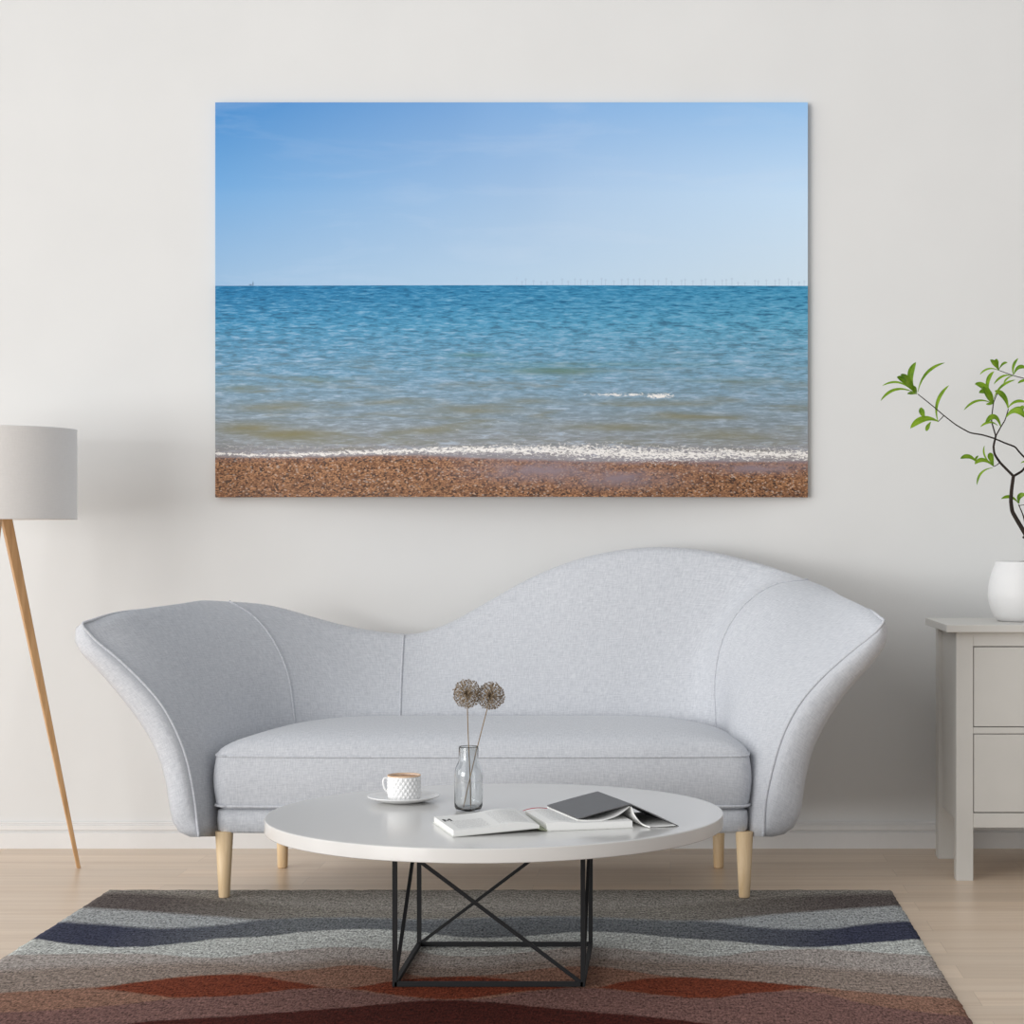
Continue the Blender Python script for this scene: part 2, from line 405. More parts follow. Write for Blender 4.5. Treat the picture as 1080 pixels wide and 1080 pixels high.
for si, s in enumerate(stations):
    pts = s['pts']; out = []
    for j in range(NVI):
        v = j/(NVI-1)
        if s['kind'] == 'back':
            d = Vector((0, 0.10 if v < .97 else .09, 0.0))
            if si == 4: d = Vector((-.05, .085, 0))
            out.append(pts[j]+d)
        else:
            o_ = offL[j] if si < ns/2 else offR[j]
            wgt = {0: 0, 1: .1, 2: .3, 3: .75}[min(si, ns-1-si)]
            r_ = Vector((o_.x*(1-wgt), 0.03+wgt*0.08, o_.z*(1-wgt)))
            out.append(pts[j]+r_)
    s['out'] = out
# keep the outside clear of the wall
for s in stations:
    for p in s['out']:
        p.y = min(p.y, -0.075)
rows = [s['pts']+s['out'] for s in stations]
# lower inner tops of back stations by the rim bulge
NC = 6
tt = [0.0]
for i in range(1, ns):
    a = rows[i-1]; b = rows[i]; jj = NVI*2//3
    tt.append(tt[-1]+max(.06, ((a[jj]-b[jj]).length+(a[2]-b[2]).length)/2))
NU = 120
def loop_at(s):
    r_ = herm_multi(rows, tt, s)
    inn = r_[:NVI]; out = r_[NVI:]
    k = s/tt[-1]
    wb = min(1, max(0, (min(k, 1-k)-.24)/.14))
    bul = 0.028*wb
    for j in range(NVI):
        q = j/(NVI-1)
        inn[j] = inn[j]-Vector((0, 0, bul*max(0, (q-.6)/.4)))
        out[j] = out[j]-Vector((0, 0, bul*max(0, (q-.6)/.4)))
    a = inn[-1]; b = out[-1]; up = (inn[-1]-inn[-2]).normalized()
    up = (up*(1-wb)+Vector((0, 0, 1))*wb).normalized()
    h = (b-a).length*(.07*(1-wb))+bul*1.05
    cap = []
    for c_ in range(1, NC):
        th = PI*c_/NC
        cap.append(a.lerp(b, (1-math.cos(th))/2)+up*h*math.sin(th))
    return inn, cap, out
V = []; UVS = []; Fc = []; loops = []; ulen = 0; prevp = None
for i in range(NU+1):
    inn, cap, out = loop_at(tt[-1]*i/NU)
    lp = inn+cap+out[::-1]
    if prevp is not None: ulen += (inn[NVI//2]-prevp).length
    prevp = inn[NVI//2].copy()
    loops.append((inn, out)); acc = 0
    for j, p in enumerate(lp):
        if j: acc += (p-lp[j-1]).length
        V.append(p); UVS.append((ulen, acc))
m = len(lp)
for i in range(NU):
    for j in range(m-1): Fc.append((i*m+j, (i+1)*m+j, (i+1)*m+j+1, i*m+j+1))
    Fc.append((i*m+m-1, (i+1)*m+m-1, (i+1)*m, i*m))
# rounded front faces of the two arms
def endcap(loopi, flip):
    base = loopi*m; inn, cap, out = loop_at(tt[-1]*loopi/NU)
    A = [base+j for j in range(NVI)]; B = [base+m-1-j for j in range(NVI)]
    K = 7; cols = [A]
    for c_ in range(1, K):
        w_ = c_/K; col_ = []
        for j in range(NVI):
            a = V[A[j]]; b = V[B[j]]
            e = math.sqrt(max(0, math.sin(PI*w_)))
            jj = j/(NVI-1); fade = min(1, jj*6+.15)*min(1, (1-jj)*6+.25)
            p = a.lerp(b, w_)+Vector((0, -0.032*e*fade, 0))
            V.append(p); UVS.append((UVS[A[j]][0]+.1+w_*.1, UVS[A[j]][1])); col_.append(len(V)-1)
        cols.append(col_)
    cols.append(B)
    for q in range(K):
        for j in range(NVI-1):
            f_ = (cols[q][j], cols[q][j+1], cols[q+1][j+1], cols[q+1][j])
            Fc.append(f_ if not flip else f_[::-1])
    tops = [c_[-1] for c_ in cols]; capv = [base+NVI-1+k for k in range(0, NC+1)]
    # close top between face top row and rim cap
    poly = tops+capv[::-1][1:-1]
    Fc.append(tuple(poly) if flip else tuple(poly[::-1]))
    bots = [c_[0] for c_ in cols]
    Fc.append(tuple(bots[::-1]) if flip else tuple(bots))
endcap(0, False); endcap(NU, True)
shell = mesh_obj('backrest', V, Fc, M_FAB, sofa, True, UVS)
bmf = bmesh.new(); bmf.from_mesh(shell.data); bmesh.ops.recalc_face_normals(bmf, faces=bmf.faces); bmf.to_mesh(shell.data); bmf.free()
for p in shell.data.polygons: p.use_smooth = True

def tube_obj(name, pts, r, parent, mat, n=8, lab=None):
    V, Fc = tube_data(pts, r, n)
    uv = [(p.x*1.0, p.z) for p in V]
    o = mesh_obj(name, V, Fc, mat, parent, True, uv)
    if lab: o['label'] = lab
    return o
# piping down both arm fronts and along the rim
def rim_pts(i0, i1):
    out = []
    for i in range(i0, i1, 1 if i1 > i0 else -1):
        inn, cap, ot_ = loop_at(tt[-1]*i/NU); sq = [inn[-1]]+cap+[ot_[-1]]
        q = abs(i-i0)/12*(len(sq)-1); a_ = min(len(sq)-2, int(q)); out.append(sq[a_].lerp(sq[a_+1], min(1, q-a_))+Vector((0, 0.0, .0025)))
    return out
frontL = [p+Vector((0, -.003, 0)) for p in loops[0][0]]; frontK = [p+Vector((0, -.003, 0)) for p in loops[NU][0]]
tube_obj('piping', catmull(frontL+rim_pts(1, 14), 120), .0042, sofa, M_FAB)
tube_obj('piping', catmull(frontK+rim_pts(NU-1, NU-14), 120), .0042, sofa, M_FAB)
def seam_at(si, r=.0042):
    inn, cap, out = loop_at(tt[si]); i2, c2, _ = loop_at(tt[si]+.02); i1, c1, _ = loop_at(tt[si]-.02)
    A = inn+cap[:2]; B = i2+c2[:2]; C_ = i1+c1[:2]; res = []
    for j in range(len(A)):
        vt = A[min(j+1, len(A)-1)]-A[max(j-1, 0)]; n_ = (B[j]-C_[j]).cross(vt).normalized()
        if n_.y > 0 and j < len(inn): n_ = -n_
        res.append(A[j]+n_*.0012)
    return res
for si in (3, 6, ns-4):
    tube_obj('seam', seam_at(si), .0036, sofa, M_FAB)

# seat cushion
def outline():
    pts = []
    fl = PZ(226, 801, .425).x; fr = .232; yF = 5.862; pts_ = []
    key = [(-1.32, 5.872), (-1.0, 5.858), (-.56, 5.855), (-.1, 5.858), (.19, 5.872), (.226, 5.884), (.236, 5.93), (.232, 6.05), (.215, 6.2), (.18, 6.33), (.10, 6.44), (0, 6.47),
           (-.5, 6.48), (-1.08, 6.47), (-1.19, 6.44), (-1.27, 6.34), (-1.315, 6.2), (-1.345, 6.05), (-1.362, 5.94), (-1.352, 5.888)]
    ks = [Vector((x, d+CAMY, 0)) for x, d in key]+[Vector((key[0][0], key[0][1]+CAMY, 0))]
    return catmull(ks, 161)[:-1]
OUTL = outline(); cc = Vector((-.56, 6.15+CAMY, 0))
def ring(off, z, dz=lambda p: 0):
    res = []
    for i, p in enumerate(OUTL):
        a = OUTL[i-1]; b = OUTL[(i+1) % len(OUTL)]; d = (b-a).normalized(); nrm = Vector((d.y, -d.x, 0))
        q = p+nrm*off; q.z = z+dz(q); res.append(q)
    return res
def zslope(q): return 0.012*((q.y-CAMY-5.86)/.6)
ZT, ZB = .4315, .285
V = []; UVS = []; Fc = []
rings = [ring(-.03, .272), ring(-.012, .274), ring(0, ZB)]
for k in range(1, 10):
    th = PI*k/10; rings.append(ring(.009*math.sin(th), ZB+(ZT-ZB)*k/10))
rings.append(ring(0, ZT, zslope))
for k in range(1, 25):
    q = 1-(k/25.0)**1.7
    rr = []
    for p in ring(0, ZT, zslope):
        s_ = cc+(p-cc)*q; s_.z = ZT+zslope(s_)+.068*(1-q**7)**.62
        rr.append(s_)
    rings.append(rr)
nO = len(OUTL)
for rr in rings:
    for i, p in enumerate(rr): V.append(p); UVS.append((p.x, p.z*1.0+p.y))
for a in range(len(rings)-1):
    for i in range(nO): Fc.append((a*nO+i, a*nO+(i+1) % nO, (a+1)*nO+(i+1) % nO, (a+1)*nO+i))
V.append(Vector((cc.x, cc.y, ZT+zslope(cc)+.072))); UVS.append((cc.x, cc.y+.5)); last = len(V)-1; b_ = (len(rings)-1)*nO
for i in range(nO): Fc.append((b_+i, b_+(i+1) % nO, last))
Fc.append(tuple(range(nO))[::-1])
mesh_obj('seat_cushion', V, Fc, M_FAB, sofa, True, UVS)
cush = [c_ for c_ in COL.objects if c_.name == 'seat_cushion'][0]
def closed(r_): return r_+[r_[0]]
V = []; Fc = []
vv, ff = tube_data(closed(ring(.001, ZT, zslope)), .0035, 8); add_data(V, Fc, vv, ff)
vv, ff = tube_data(closed(ring(.003, ZB-.002)), .0042, 8); add_data(V, Fc, vv, ff)
pc = mesh_obj('piping', V, Fc, M_FAB, sofa, True, [(p.x, p.z) for p in V])
# upholstered base rail
V = []; UVS = []; Fc = []
rings = [ring(-.04, .202), ring(-.012, .202), ring(-.004, .209), ring(-.002, .24), ring(-.004, .266), ring(-.03, .2735)]
for rr in rings:
    for p in rr: V.append(p); UVS.append((p.x, p.z+p.y))
for a in range(len(rings)-1):
    for i in range(nO): Fc.append((a*nO+i, a*nO+(i+1) % nO, (a+1)*nO+(i+1) % nO, (a+1)*nO+i))
Fc.append(tuple(range(nO))[::-1]); Fc.append(tuple((len(rings)-1)*nO+i for i in range(nO)))
mesh_obj('seat_base', V, Fc, M_FAB, sofa, True, UVS)
# legs
for (px, py, z0, r0, r1) in ((235.3, 947.5, RT, .0265, .0165), (785.3, 947.5, RT, .0265, .0165), (297, 916, 0, .022, .0165), (758, 916, 0, .022, .0165)):
    p = PZ(px, py, z0)
    V, Fc = lathe_data([(0, 0), (r1-.002, 0), (r1, .003), (r0, .205-z0), (0, .205-z0)], (p.x, p.y+.016, z0+.0005), 32)
    mesh_obj('leg', V, Fc, M_LEG, sofa, True)

# ---------------------------------------------------------------- coffee table
TZ = .3946; TC = Vector((-.4385, 4.965+CAMY, 0)); TR = .572
table = empty('coffee_table', (TC.x, TC.y, RT), 'round white coffee table on a black wire cube frame', 'table')
V, Fc = lathe_data([(0, -.034), (TR-.003, -.034), (TR-.0009, -.0331), (TR, -.031), (TR, -.003), (TR-.0009, -.0009), (TR-.003, 0), (TR-.02, 0), (0, 0)], (TC.x, TC.y, TZ), 160)
# separate rim shade: one lacquered slab
top = mesh_obj('tabletop', V, Fc, M_TOP, table, True)
md = top.modifiers.new('w', 'WEIGHTED_NORMAL')
fx0, fx1 = -.661, -.2098; fy0, fy1 = 4.732+CAMY, 5.190+CAMY; r = .0078; fz0 = RT+.0075; fz1 = TZ-.034-.006
def frame_part(name, segs, rr=r):
    bm = bmesh.new()
    for a, b in segs: bar(bm, a, b, rr)
    return bm_obj(name, bm, M_BLK, table)
for x in (fx0, fx1):
    for y in (fy0, fy1): frame_part('leg', [((x, y, fz0-.0055), (x, y, fz1+.0055))])
frame_part('base_rail', [((fx0, fy0, fz0), (fx1, fy0, fz0)), ((fx0, fy1, fz0), (fx1, fy1, fz0)), ((fx0, fy0, fz0), (fx0, fy1, fz0)), ((fx1, fy0, fz0), (fx1, fy1, fz0))])
frame_part('top_rail', [((fx0, fy0, fz1), (fx1, fy0, fz1)), ((fx0, fy1, fz1), (fx1, fy1, fz1)), ((fx0, fy0, fz1), (fx0, fy1, fz1)), ((fx1, fy0, fz1), (fx1, fy1, fz1))])
for a, b in (((fx0, fy0, fz1), (fx1, fy0, fz0)), ((fx0, fy1, fz0), (fx1, fy1, fz1)), ((fx0, fy0, fz0), (fx0, fy1, fz1)), ((fx1, fy0, fz0), (fx1, fy1, fz1))):
    frame_part('brace', [(a, b)], .0058)

# ---------------------------------------------------------------- cup and saucer
SC_ = Vector((-.697, 5.155+CAMY, TZ+.0003))
V, Fc = lathe_data([(0, 0), (.05, 0), (.056, .002), (.075, .007), (.0925, .0138), (.095, .0155), (.0945, .0172), (.091, .0168), (.07, .0105), (.052, .0062), (.03, .0056), (0, .0056)], SC_, 72)
sau = mesh_obj('saucer', V, Fc, M_PORC, None, True, loc=SC_)
tag(sau, 'white porcelain saucer under the coffee cup on the table', 'saucer')
CB = SC_+Vector((.001, 0, .0062))
cup = empty('coffee_cup', CB, 'small white cup with diamond relief, full of coffee, on a saucer', 'cup')
V = []; Fc = []; n = 144; hh = .0635
prof = [(0, .0), (.034, .0), (.0385, .0015)]
m0 = 46
for k in range(m0): prof.append((None, .003+(hh-.004)*k/(m0-1)))
prof += [(.0432, hh), (.0418, hh+.0004), (.0405, hh-.001), (.0402, .012), (.036, .006), (0, .005)]
m = len(prof)
for a in range(n):
    th = 2*PI*a/n
    for (r_, z) in prof:
        if r_ is None:
            q = z/hh; base = .0398+.0028*min(1, q*3)
            s1 = abs(math.sin(th*11+q*11.0)); s2 = abs(math.sin(th*11-q*11.0))
            env = min(1, (1-q)*9, q*14)
            r_ = base+(.0024*min(s1, s2)*1.3-.0008)*env
        V.append(CB+Vector((r_*math.cos(th), r_*math.sin(th), z)))
for a in range(n):
    for j in range(m-1):
        p_ = a*m+j; q_ = ((a+1) % n)*m+j; Fc.append((p_, q_, q_+1, p_+1))
mesh_obj('cup_body', V, Fc, M_PORC, cup, True)
hp = [CB+Vector(q) for q in [(-.040, -.010, .055), (-.0485, -.013, .0575), (-.0525, -.014, .050), (-.0515, -.0138, .038), (-.047, -.012, .026), (-.040, -.010, .021)]]
V, Fc = tube_data(catmull(hp, 24), .0026, 8); mesh_obj('handle', V, Fc, M_PORC, cup, True)
t = NT('coffee', 0.3); nn = t.noise(t.mapv(t.obj(), (40, 90, 1)), 1.0, 3, .5, 1.5)
t.color(t.mix(t.rng(nn, .35, .65), rgb(150, 92, 52), rgb(225, 190, 150)))
V, Fc = lathe_data([(0, .0592), (.0395, .0592), (.0404, .060)], CB, 48); mesh_obj('coffee', V, Fc, t.m, cup, True)
V, Fc = lathe_data([(.0434, .0612), (.0436, .0634), (.0425, .0645), (.0408, .064), (.0403, .061)], CB, 72)
mesh_obj('rim', V, Fc, plain('tan_rim', rgb(222, 186, 150), .35), cup, True)['label'] = 'tan coloured rim'

# ---------------------------------------------------------------- vase and dried alliums
VB = Vector((-.5108, 4.992+CAMY, TZ+.0003))
t = NT('grey_glass', 0.02, 0.5); t.color(rgb(240, 242, 243)); t.b.inputs['Transmission Weight'].default_value = 1.0; t.b.inputs['IOR'].default_value = 1.45
out = [(0, 0), (.024, 0), (.031, .0025), (.0352, .010), (.0358, .02), (.0358, .09), (.0350, .103), (.0318, .113), (.0272, .1215), (.0250, .129), (.0248, .160), (.0243, .1625)]
inn = [(.0232, .1625), (.0228, .160), (.0230, .129), (.0252, .1205), (.0300, .112), (.0332, .102), (.0340, .09), (.0340, .022), (.0325, .012), (.027, .0075), (0, .0068)]
V, Fc = lathe_data(out+inn, VB, 64)
vase = mesh_obj('glass_vase', V, Fc, t.m, None, True, loc=VB)
tag(vase, 'small smoky glass bottle vase standing on the coffee table', 'vase')
t = NT('dried_stem', .8, .2); t.color(t.mix(t.noise(t.obj(), 60), rgb(128, 108, 84), rgb(160, 140, 112))); M_STEM = t.m
t = NT('dried_floret', .85, .2); t.color(t.mix(t.rng(t.noise(t.obj(), 320, 2), .35, .65), rgb(110, 92, 74), rgb(172, 155, 132))); M_FLO = t.m
def allium(pts, head, R_, label, seed):
    rd = random.Random(seed)
    e = empty('dried_allium', pts[0], label, 'dried flower', 'dried flowers in the glass vase')
    V, Fc = tube_data(catmull(pts, 30), .0013, 7); mesh_obj('stem', V, Fc, M_STEM, e, True)
    V = []; Fc = []
    N_ = 200
    for k in range(N_):
        z = 1-2*(k+.5)/N_; ph = k*2.39996+rd.uniform(-.15, .15); s_ = math.sqrt(1-z*z)
        d = Vector((s_*math.cos(ph), s_*math.sin(ph), z)); L_ = R_*rd.uniform(.84, .98)
        a = head+d*R_*.06; b = head+d*L_
        vv, ff = tube_data([a, a.lerp(b, .5)+Vector((0, 0, rd.uniform(-.0006, .0006))), b], [.0003, .0003, .0005], 4); add_data(V, Fc, vv, ff)
        x = d.cross(Vector((.3, .2, .9))).normalized(); y = d.cross(x)
        # six little petals opening outward
        rot = rd.uniform(0, PI)
        for q in range(5):
            th = rot+q*2*PI/5; r1 = x*math.cos(th)+y*math.sin(th); r2 = d.cross(r1)
            tip = b+r1*.0040+d*.0019; mid = b+r1*.0021+d*.0003
            i0 = len(V); V += [b-d*.0009, mid+r2*.0012, tip, mid-r2*.0012]; Fc.append((i0, i0+1, i0+2, i0+3))
        i0 = len(V); c_ = b+d*.0005
        V += [c_+x*.0011, c_+y*.0011, c_-x*.0011, c_-y*.0011, c_+d*.0018, c_-d*.001]
        for q in range(4): Fc.append((i0+q, i0+(q+1) % 4, i0+4)); Fc.append((i0+(q+1) % 4, i0+q, i0+5))
    vv, ff = lathe_data([(0, -.003), (.0025, -.0015), (.003, 0), (.002, .002), (0, .003)], head, 10); add_data(V, Fc, vv, ff)
    mesh_obj('flower_head', V, Fc, M_FLO, e, False)
Dv = 4.992
s1 = [P(496.5, 853, Dv+.008), P(495.8, 820, Dv+.006), P(494, 780, Dv), P(493, 748, Dv-.002), P(492.8, 731.5, Dv-.004)]
s2 = [P(488.5, 853.5, Dv-.006), P(494.5, 826, Dv-.004), P(503, 790, Dv+.004), P(513, 751, Dv+.01), P(517.6, 734, Dv+.012)]
allium(s1, s1[-1], .0375, 'round dried allium on the upright stem, left of the two in the vase', 1)
allium(s2, s2[-1], .0365, 'round dried allium on the slanting stem, right of the two in the vase', 2)

# ---------------------------------------------------------------- books
def Tt(px, py, z): return PZ(px, py, z)
# page material with print: UV 0..1 on the page
def page_mat(name, kind):
    t = NT(name, .8, .2); u = t.sep(t.uv())
    def rect(x0, x1, y0, y1, s=.008):
        return t.math('MULTIPLY', t.math('MULTIPLY', t.rng(u[0], x0-s, x0+s), t.rng(u[0], x1-s, x1+s, 1, 0)), t.math('MULTIPLY', t.rng(u[1], y0-s, y0+s), t.rng(u[1], y1-s, y1+s, 1, 0)))
    c = rgb(240, 240, 238)
    line = t.rng(t.math('SINE', t.math('MULTIPLY', u[1], 190.0)), -.2, .5)
    wd = t.rng(t.noise(t.mapv(t.uv(), (60, 30, 1)), 1.0, 1), .38, .5)
    for (x0, x1, y0, y1) in kind: 
        mk = t.math('MULTIPLY', rect(x0, x1, y0, y1), t.math('MULTIPLY', t.math('MULTIPLY', line, wd), .42))
        c = t.mix(mk, c, rgb(120, 120, 122))
    t.color(c); return t.m
M_PGL = page_mat('printed_page', [(.08, .45, .08, .62), (.55, .9, .08, .9)])
M_PGR = page_mat('printed_page_right', [(.1, .45, .12, .85), (.55, .92, .12, .9)])
M_COV = plain('white_cover', rgb(225, 226, 222), .5, .4, .01)
bk_nl = Tt(478.5, 883, TZ); bk_fl = Tt(457.8, 868.2, TZ); bk_sl = Tt(569, 877.6, TZ); bk_sr = Tt(577.3, 877, TZ); bk_nr = Tt(667, 873.4, TZ)
book = empty('open_book', (bk_sl+bk_sr)/2, 'white open book with printed pages lying flat on the coffee table', 'book')
dep = bk_fl-bk_nl; dep.z = 0
dep2 = Vector((-.058, .226, 0))
def page_block(name, A, B, dA, dB, prof, mat, z0, ny=14):
    """A: outer near corner, B: spine near corner; dA,dB depth vectors; prof(s)-> (top, bottom) heights"""
    ns_ = 26; V = []; UV_ = []; Fc = []
    for j in range(ny+1):
        for i in range(ns_+1):
            s = i/ns_; q = j/ny; p = (A+dA*q).lerp(B+dB*q, s); tp, bt = prof(s)
            V.append(Vector((p.x, p.y, z0+tp))); UV_.append((s, q))
    off_ = len(V)
    for j in range(ny+1):
        for i in range(ns_+1):
            s = i/ns_; q = j/ny; p = (A+dA*q).lerp(B+dB*q, s); tp, bt = prof(s)
            V.append(Vector((p.x, p.y, z0+bt))); UV_.append((0, 0))
    W = ns_+1
    for j in range(ny):
        for i in range(ns_):
            a = j*W+i; Fc.append((a, a+1, a+W+1, a+W)); Fc.append((off_+a+W, off_+a+W+1, off_+a+1, off_+a))
    for i in range(ns_):
        a = i; Fc.append((a, off_+a, off_+a+1, a+1)); a = ny*W+i; Fc.append((a+1, off_+a+1, off_+a, a))
    for j in range(ny):
        a = j*W; Fc.append((a, a+W, off_+a+W, off_+a)); a = j*W+ns_; Fc.append((a+W, a, off_+a, off_+a+W))
    o = mesh_obj(name, V, Fc, mat, book, False, UV_)
    return o
def profL(s): return (.0155+.0055*s+.0065*math.exp(-((s-.70)/.2)**2)-.006*max(0, (s-.9)/.1)**2, .0025+.0085*s)
def profR(s):
    q = 1-s  # from the spine outward
    return (.0165+.005*math.exp(-((q-.15)/.15)**2), .0025)
z0 = TZ+.0004
page_block('pages', bk_nl, bk_sl, dep, dep2, profL, M_PGL, z0)
page_block('pages', bk_nr, bk_sr, dep2, Vector((-.069, .222, 0)), profR, M_PGR, z0)
def profLc(s): return (.0024+.0085*s, .0+.0085*s)
def profRc(s): return (.0024, .0)
ext = (bk_nl-bk_sl).normalized()*.002
page_block('cover', bk_nl+ext-dep.normalized()*.002, bk_sl, dep*1.02, dep2, profLc, M_COV, z0, 4)
page_block('cover', bk_nr-ext-dep2.normalized()*.002, bk_sr, dep2*1.02, dep2, profRc, M_COV, z0, 4)
V, Fc = tube_data([bk_sl+Vector((.001, 0, .0085)), bk_sl.lerp(bk_sr, .5)+Vector((0, .002, .004)), bk_sr+Vector((0, 0, .0035))], .0022, 6)
V = []; Fc = []
sp = [bk_sl+Vector((-.012, 0, .0095)), bk_sl.lerp(bk_sr, .35)+Vector((0, 0, .004)), bk_sr+Vector((.0, 0, .0012))]
for q in (0, 1):
    for p in sp: V.append(p+dep2*q*1.0)
    for p in sp: V.append(p+dep2*q*1.0+Vector((0, 0, .0018)))
Fc = [(0, 1, 7, 6), (1, 2, 8, 7), (3, 9, 10, 4), (4, 10, 11, 5), (0, 3, 4, 1), (1, 4, 5, 2), (6, 7, 10, 9), (7, 8, 11, 10), (0, 6, 9, 3), (2, 5, 11, 8)]
mesh_obj('spine', V, Fc, plain('greenish_spine', rgb(150, 156, 128), .6), book, False)['label'] = 'greenish book spine'
# red ribbon across the far end of the gutter
rp = [Tt(551.5, 855.2, TZ+.022), Tt(557, 853.4, TZ+.025), Tt(563, 852.3, TZ+.027), Tt(570, 852.0, TZ+.026), Tt(577, 852.6, TZ+.022)]
V, Fc = tube_data(catmull(rp, 16), .0009, 6)
mesh_obj('ribbon', V, Fc, plain('red_ribbon', rgb(190, 70, 85), .7), book, True)['label'] = 'red ribbon bookmark'
# small mark printed on the far left corner of the left page
def on_left(u_, v_):
    p = (bk_nl+dep*v_).lerp(bk_sl+dep2*v_, u_); return Vector((p.x, p.y, z0+profL(u_)[0]+.0004))
bm = bmesh.new()
def quad(us):
    bm.faces.new([bm.verts.new(on_left(*q)) for q in us])
for a, b in ((.035, .055), (.105, .125)):
    quad([(a, .60), (b, .60), (b, .76), (a, .76)])
quad([(.035, .76), (.055, .76), (.088, .64), (.072, .64)]); quad([(.105, .76), (.125, .76), (.088, .64), (.072, .64)])
bm_obj('printed_mark', bm, plain('black_ink', rgb(45, 45, 48), .7), book)['label'] = 'black lettering'

# grey book face down like a tent
g_ln = Vector((-.2187, 4.689+CAMY, .4190)); g_sn = Vector((-.098, 4.736+CAMY, .4465)); g_rn = PZ(716, 871, TZ+.0012); gd = Vector((-.0885, .227, 0))
gb = empty('grey_book', (g_sn.x, g_sn.y, TZ), 'dark grey hardback lying open face down, propped over the white book', 'book')
M_GREY = plain('grey_cover', rgb(104, 104, 106), .5, .4, .02); M_DARK = plain('endpaper', rgb(70, 70, 72), .7, .3)
def slab(name, prof, th, mat, d=gd, shift=0.0, parent=gb, lab=None):
    """prof: near-edge points; thickness th pushed downward along the profile normal"""
    m_ = len(prof); V = []; Fc = []
    lo = []
    for i, p in enumerate(prof):
        a = prof[max(0, i-1)]; b = prof[min(m_-1, i+1)]; tng = (b-a); nrm = Vector((tng.z, 0, -tng.x)).normalized()
        hrz = Vector((tng.x, tng.y, 0)).normalized(); L_ = Vector((tng.x, tng.y, 0)).length
        nv = (hrz*tng.z-Vector((0, 0, 1))*L_).normalized(); lo.append(p+nv*(th[i] if isinstance(th, list) else th))
    for q in (0, 1):
        V += [p+d*(q*(1-2*shift)+shift) for p in prof]; V += [p+d*(q*(1-2*shift)+shift) for p in lo]
    M2 = 2*m_
    for i in range(m_-1):
        Fc += [(i, i+1, M2+i+1, M2+i), (m_+i+1, m_+i, M2+m_+i, M2+m_+i+1), (i, m_+i, m_+i+1, i+1), (M2+i+1, M2+m_+i+1, M2+m_+i, M2+i)]
    Fc += [(0, M2, M2+m_, m_), (m_-1, m_+m_-1, M2+M2-1, M2+m_-1)]
    o = mesh_obj(name, V, Fc, mat, parent, False)
    if lab: o['label'] = lab
    return o
slab('cover', [g_ln, g_ln.lerp(g_sn, .5)+Vector((0, 0, .0008)), g_sn], .0022, M_GREY)
slab('spine', [g_sn, g_sn+Vector((.004, 0, .0008)), g_sn+Vector((.008, 0, -.0012))], .0022, M_GREY)
slab('cover', [g_sn+Vector((.008, 0, -.0012)), (g_sn+Vector((.008, 0, -.001))).lerp(g_rn, .5)+Vector((0, 0, .0012)), g_rn], .0022, M_GREY)
pl_ = [P(609.5, 866.2, 4.688), P(620, 866.6, 4.69), P(636, 865.0, 4.70), P(650, 860.5, 4.714), P(659, 855, 4.725), P(664.5, 850.4, 4.735)]
for p in pl_: p.z = max(p.z, TZ+.0195)
pl_[0].z = TZ+.0215
slab('pages', catmull(pl_, 14), [.0012+.0022*(1-k/13) for k in range(14)], M_PAPER, shift=.01)
pr_ = [P(666.5, 851, 4.735), P(668.5, 857, 4.73), P(673, 864, 4.722), P(679, 869.5, 4.705), P(686, 872.6, 4.69)]
for p in pr_: p.z = max(p.z, TZ+.0045)
slab('pages', catmull(pr_, 12), .0034, M_PAPER, shift=.01)
pe_ = [P(680, 870.5, 4.703), P(686, 872.2, 4.70), P(700, 871.6, 4.705), P(713, 870.6, 4.71)]
for p in pe_: p.z = max(p.z, TZ+.002)
slab('endpaper', catmull(pe_, 8), .0008, M_PAPER, shift=.01)

# ---------------------------------------------------------------- floor lamp
LC = Vector((-2.19, 6.3+CAMY, 0))
lamp = empty('floor_lamp', LC, 'tripod floor lamp with wooden legs and a light grey drum shade', 'lamp')
zb = H-(547.5-CY)/F*6.05; zt = H+(CY-447.5)/F*6.02; RS = .283
V = []; Fc = []; UVS = []; n = 128; prof = [(RS-.0025, 0), (RS, 0), (RS, .004), (RS, zt-zb-.004), (RS, zt-zb), (RS-.0025, zt-zb), (RS-.0025, .004)]
for k in range(n):
    th = 2*PI*k/n
    for (r_, z) in prof: V.append(Vector((LC.x+r_*math.cos(th), LC.y+r_*math.sin(th), zb+z))); UVS.append((th*RS, z))
m = len(prof)
for k in range(n):
    for j in range(m):
        a = k*m+j; b = ((k+1) % n)*m+j; a2 = k*m+(j+1) % m; b2 = ((k+1) % n)*m+(j+1) % m; Fc.append((a, b, b2, a2))
sh = mesh_obj('lamp_shade', V, Fc, M_SHADE, lamp, True, UVS)
sh.modifiers.new('w', 'WEIGHTED_NORMAL')
V = []; Fc = []
for k in range(3):
    th = 2*PI*k/3+.3; vv, ff = tube_data([LC+Vector((0, 0, zt-.02)), LC+Vector((math.cos(th)*(RS-.002), math.sin(th)*(RS-.002), zt-.01))], .0022, 6); add_data(V, Fc, vv, ff)
vv, ff = lathe_data([(0, -.09), (.016, -.09), (.018, -.02), (.012, -.015), (0, -.015)], LC+Vector((0, 0, zt)), 20); add_data(V, Fc, vv, ff)
mesh_obj('shade_fitter', V, Fc, M_BLK, lamp, True)
V, Fc = lathe_data([(0, .0), (.012, 0), (.016, .03), (.03, .06), (.03, .085), (.018, .105), (0, .11)], LC+Vector((0, 0, zt-.19)), 24)
mesh_obj('bulb', V, Fc, plain('white_bulb', rgb(236, 236, 232), .3), lamp, True)
V, Fc = lathe_data([(0, 0), (.045, 0), (.045, .03), (.02, .035), (.014, .05), (.014, .22), (0, .22)], LC+Vector((0, 0, zb+.03)), 32)
mesh_obj('hub', V, Fc, M_BLK, lamp, True)
foot = PZ(83, 915.5, 0)
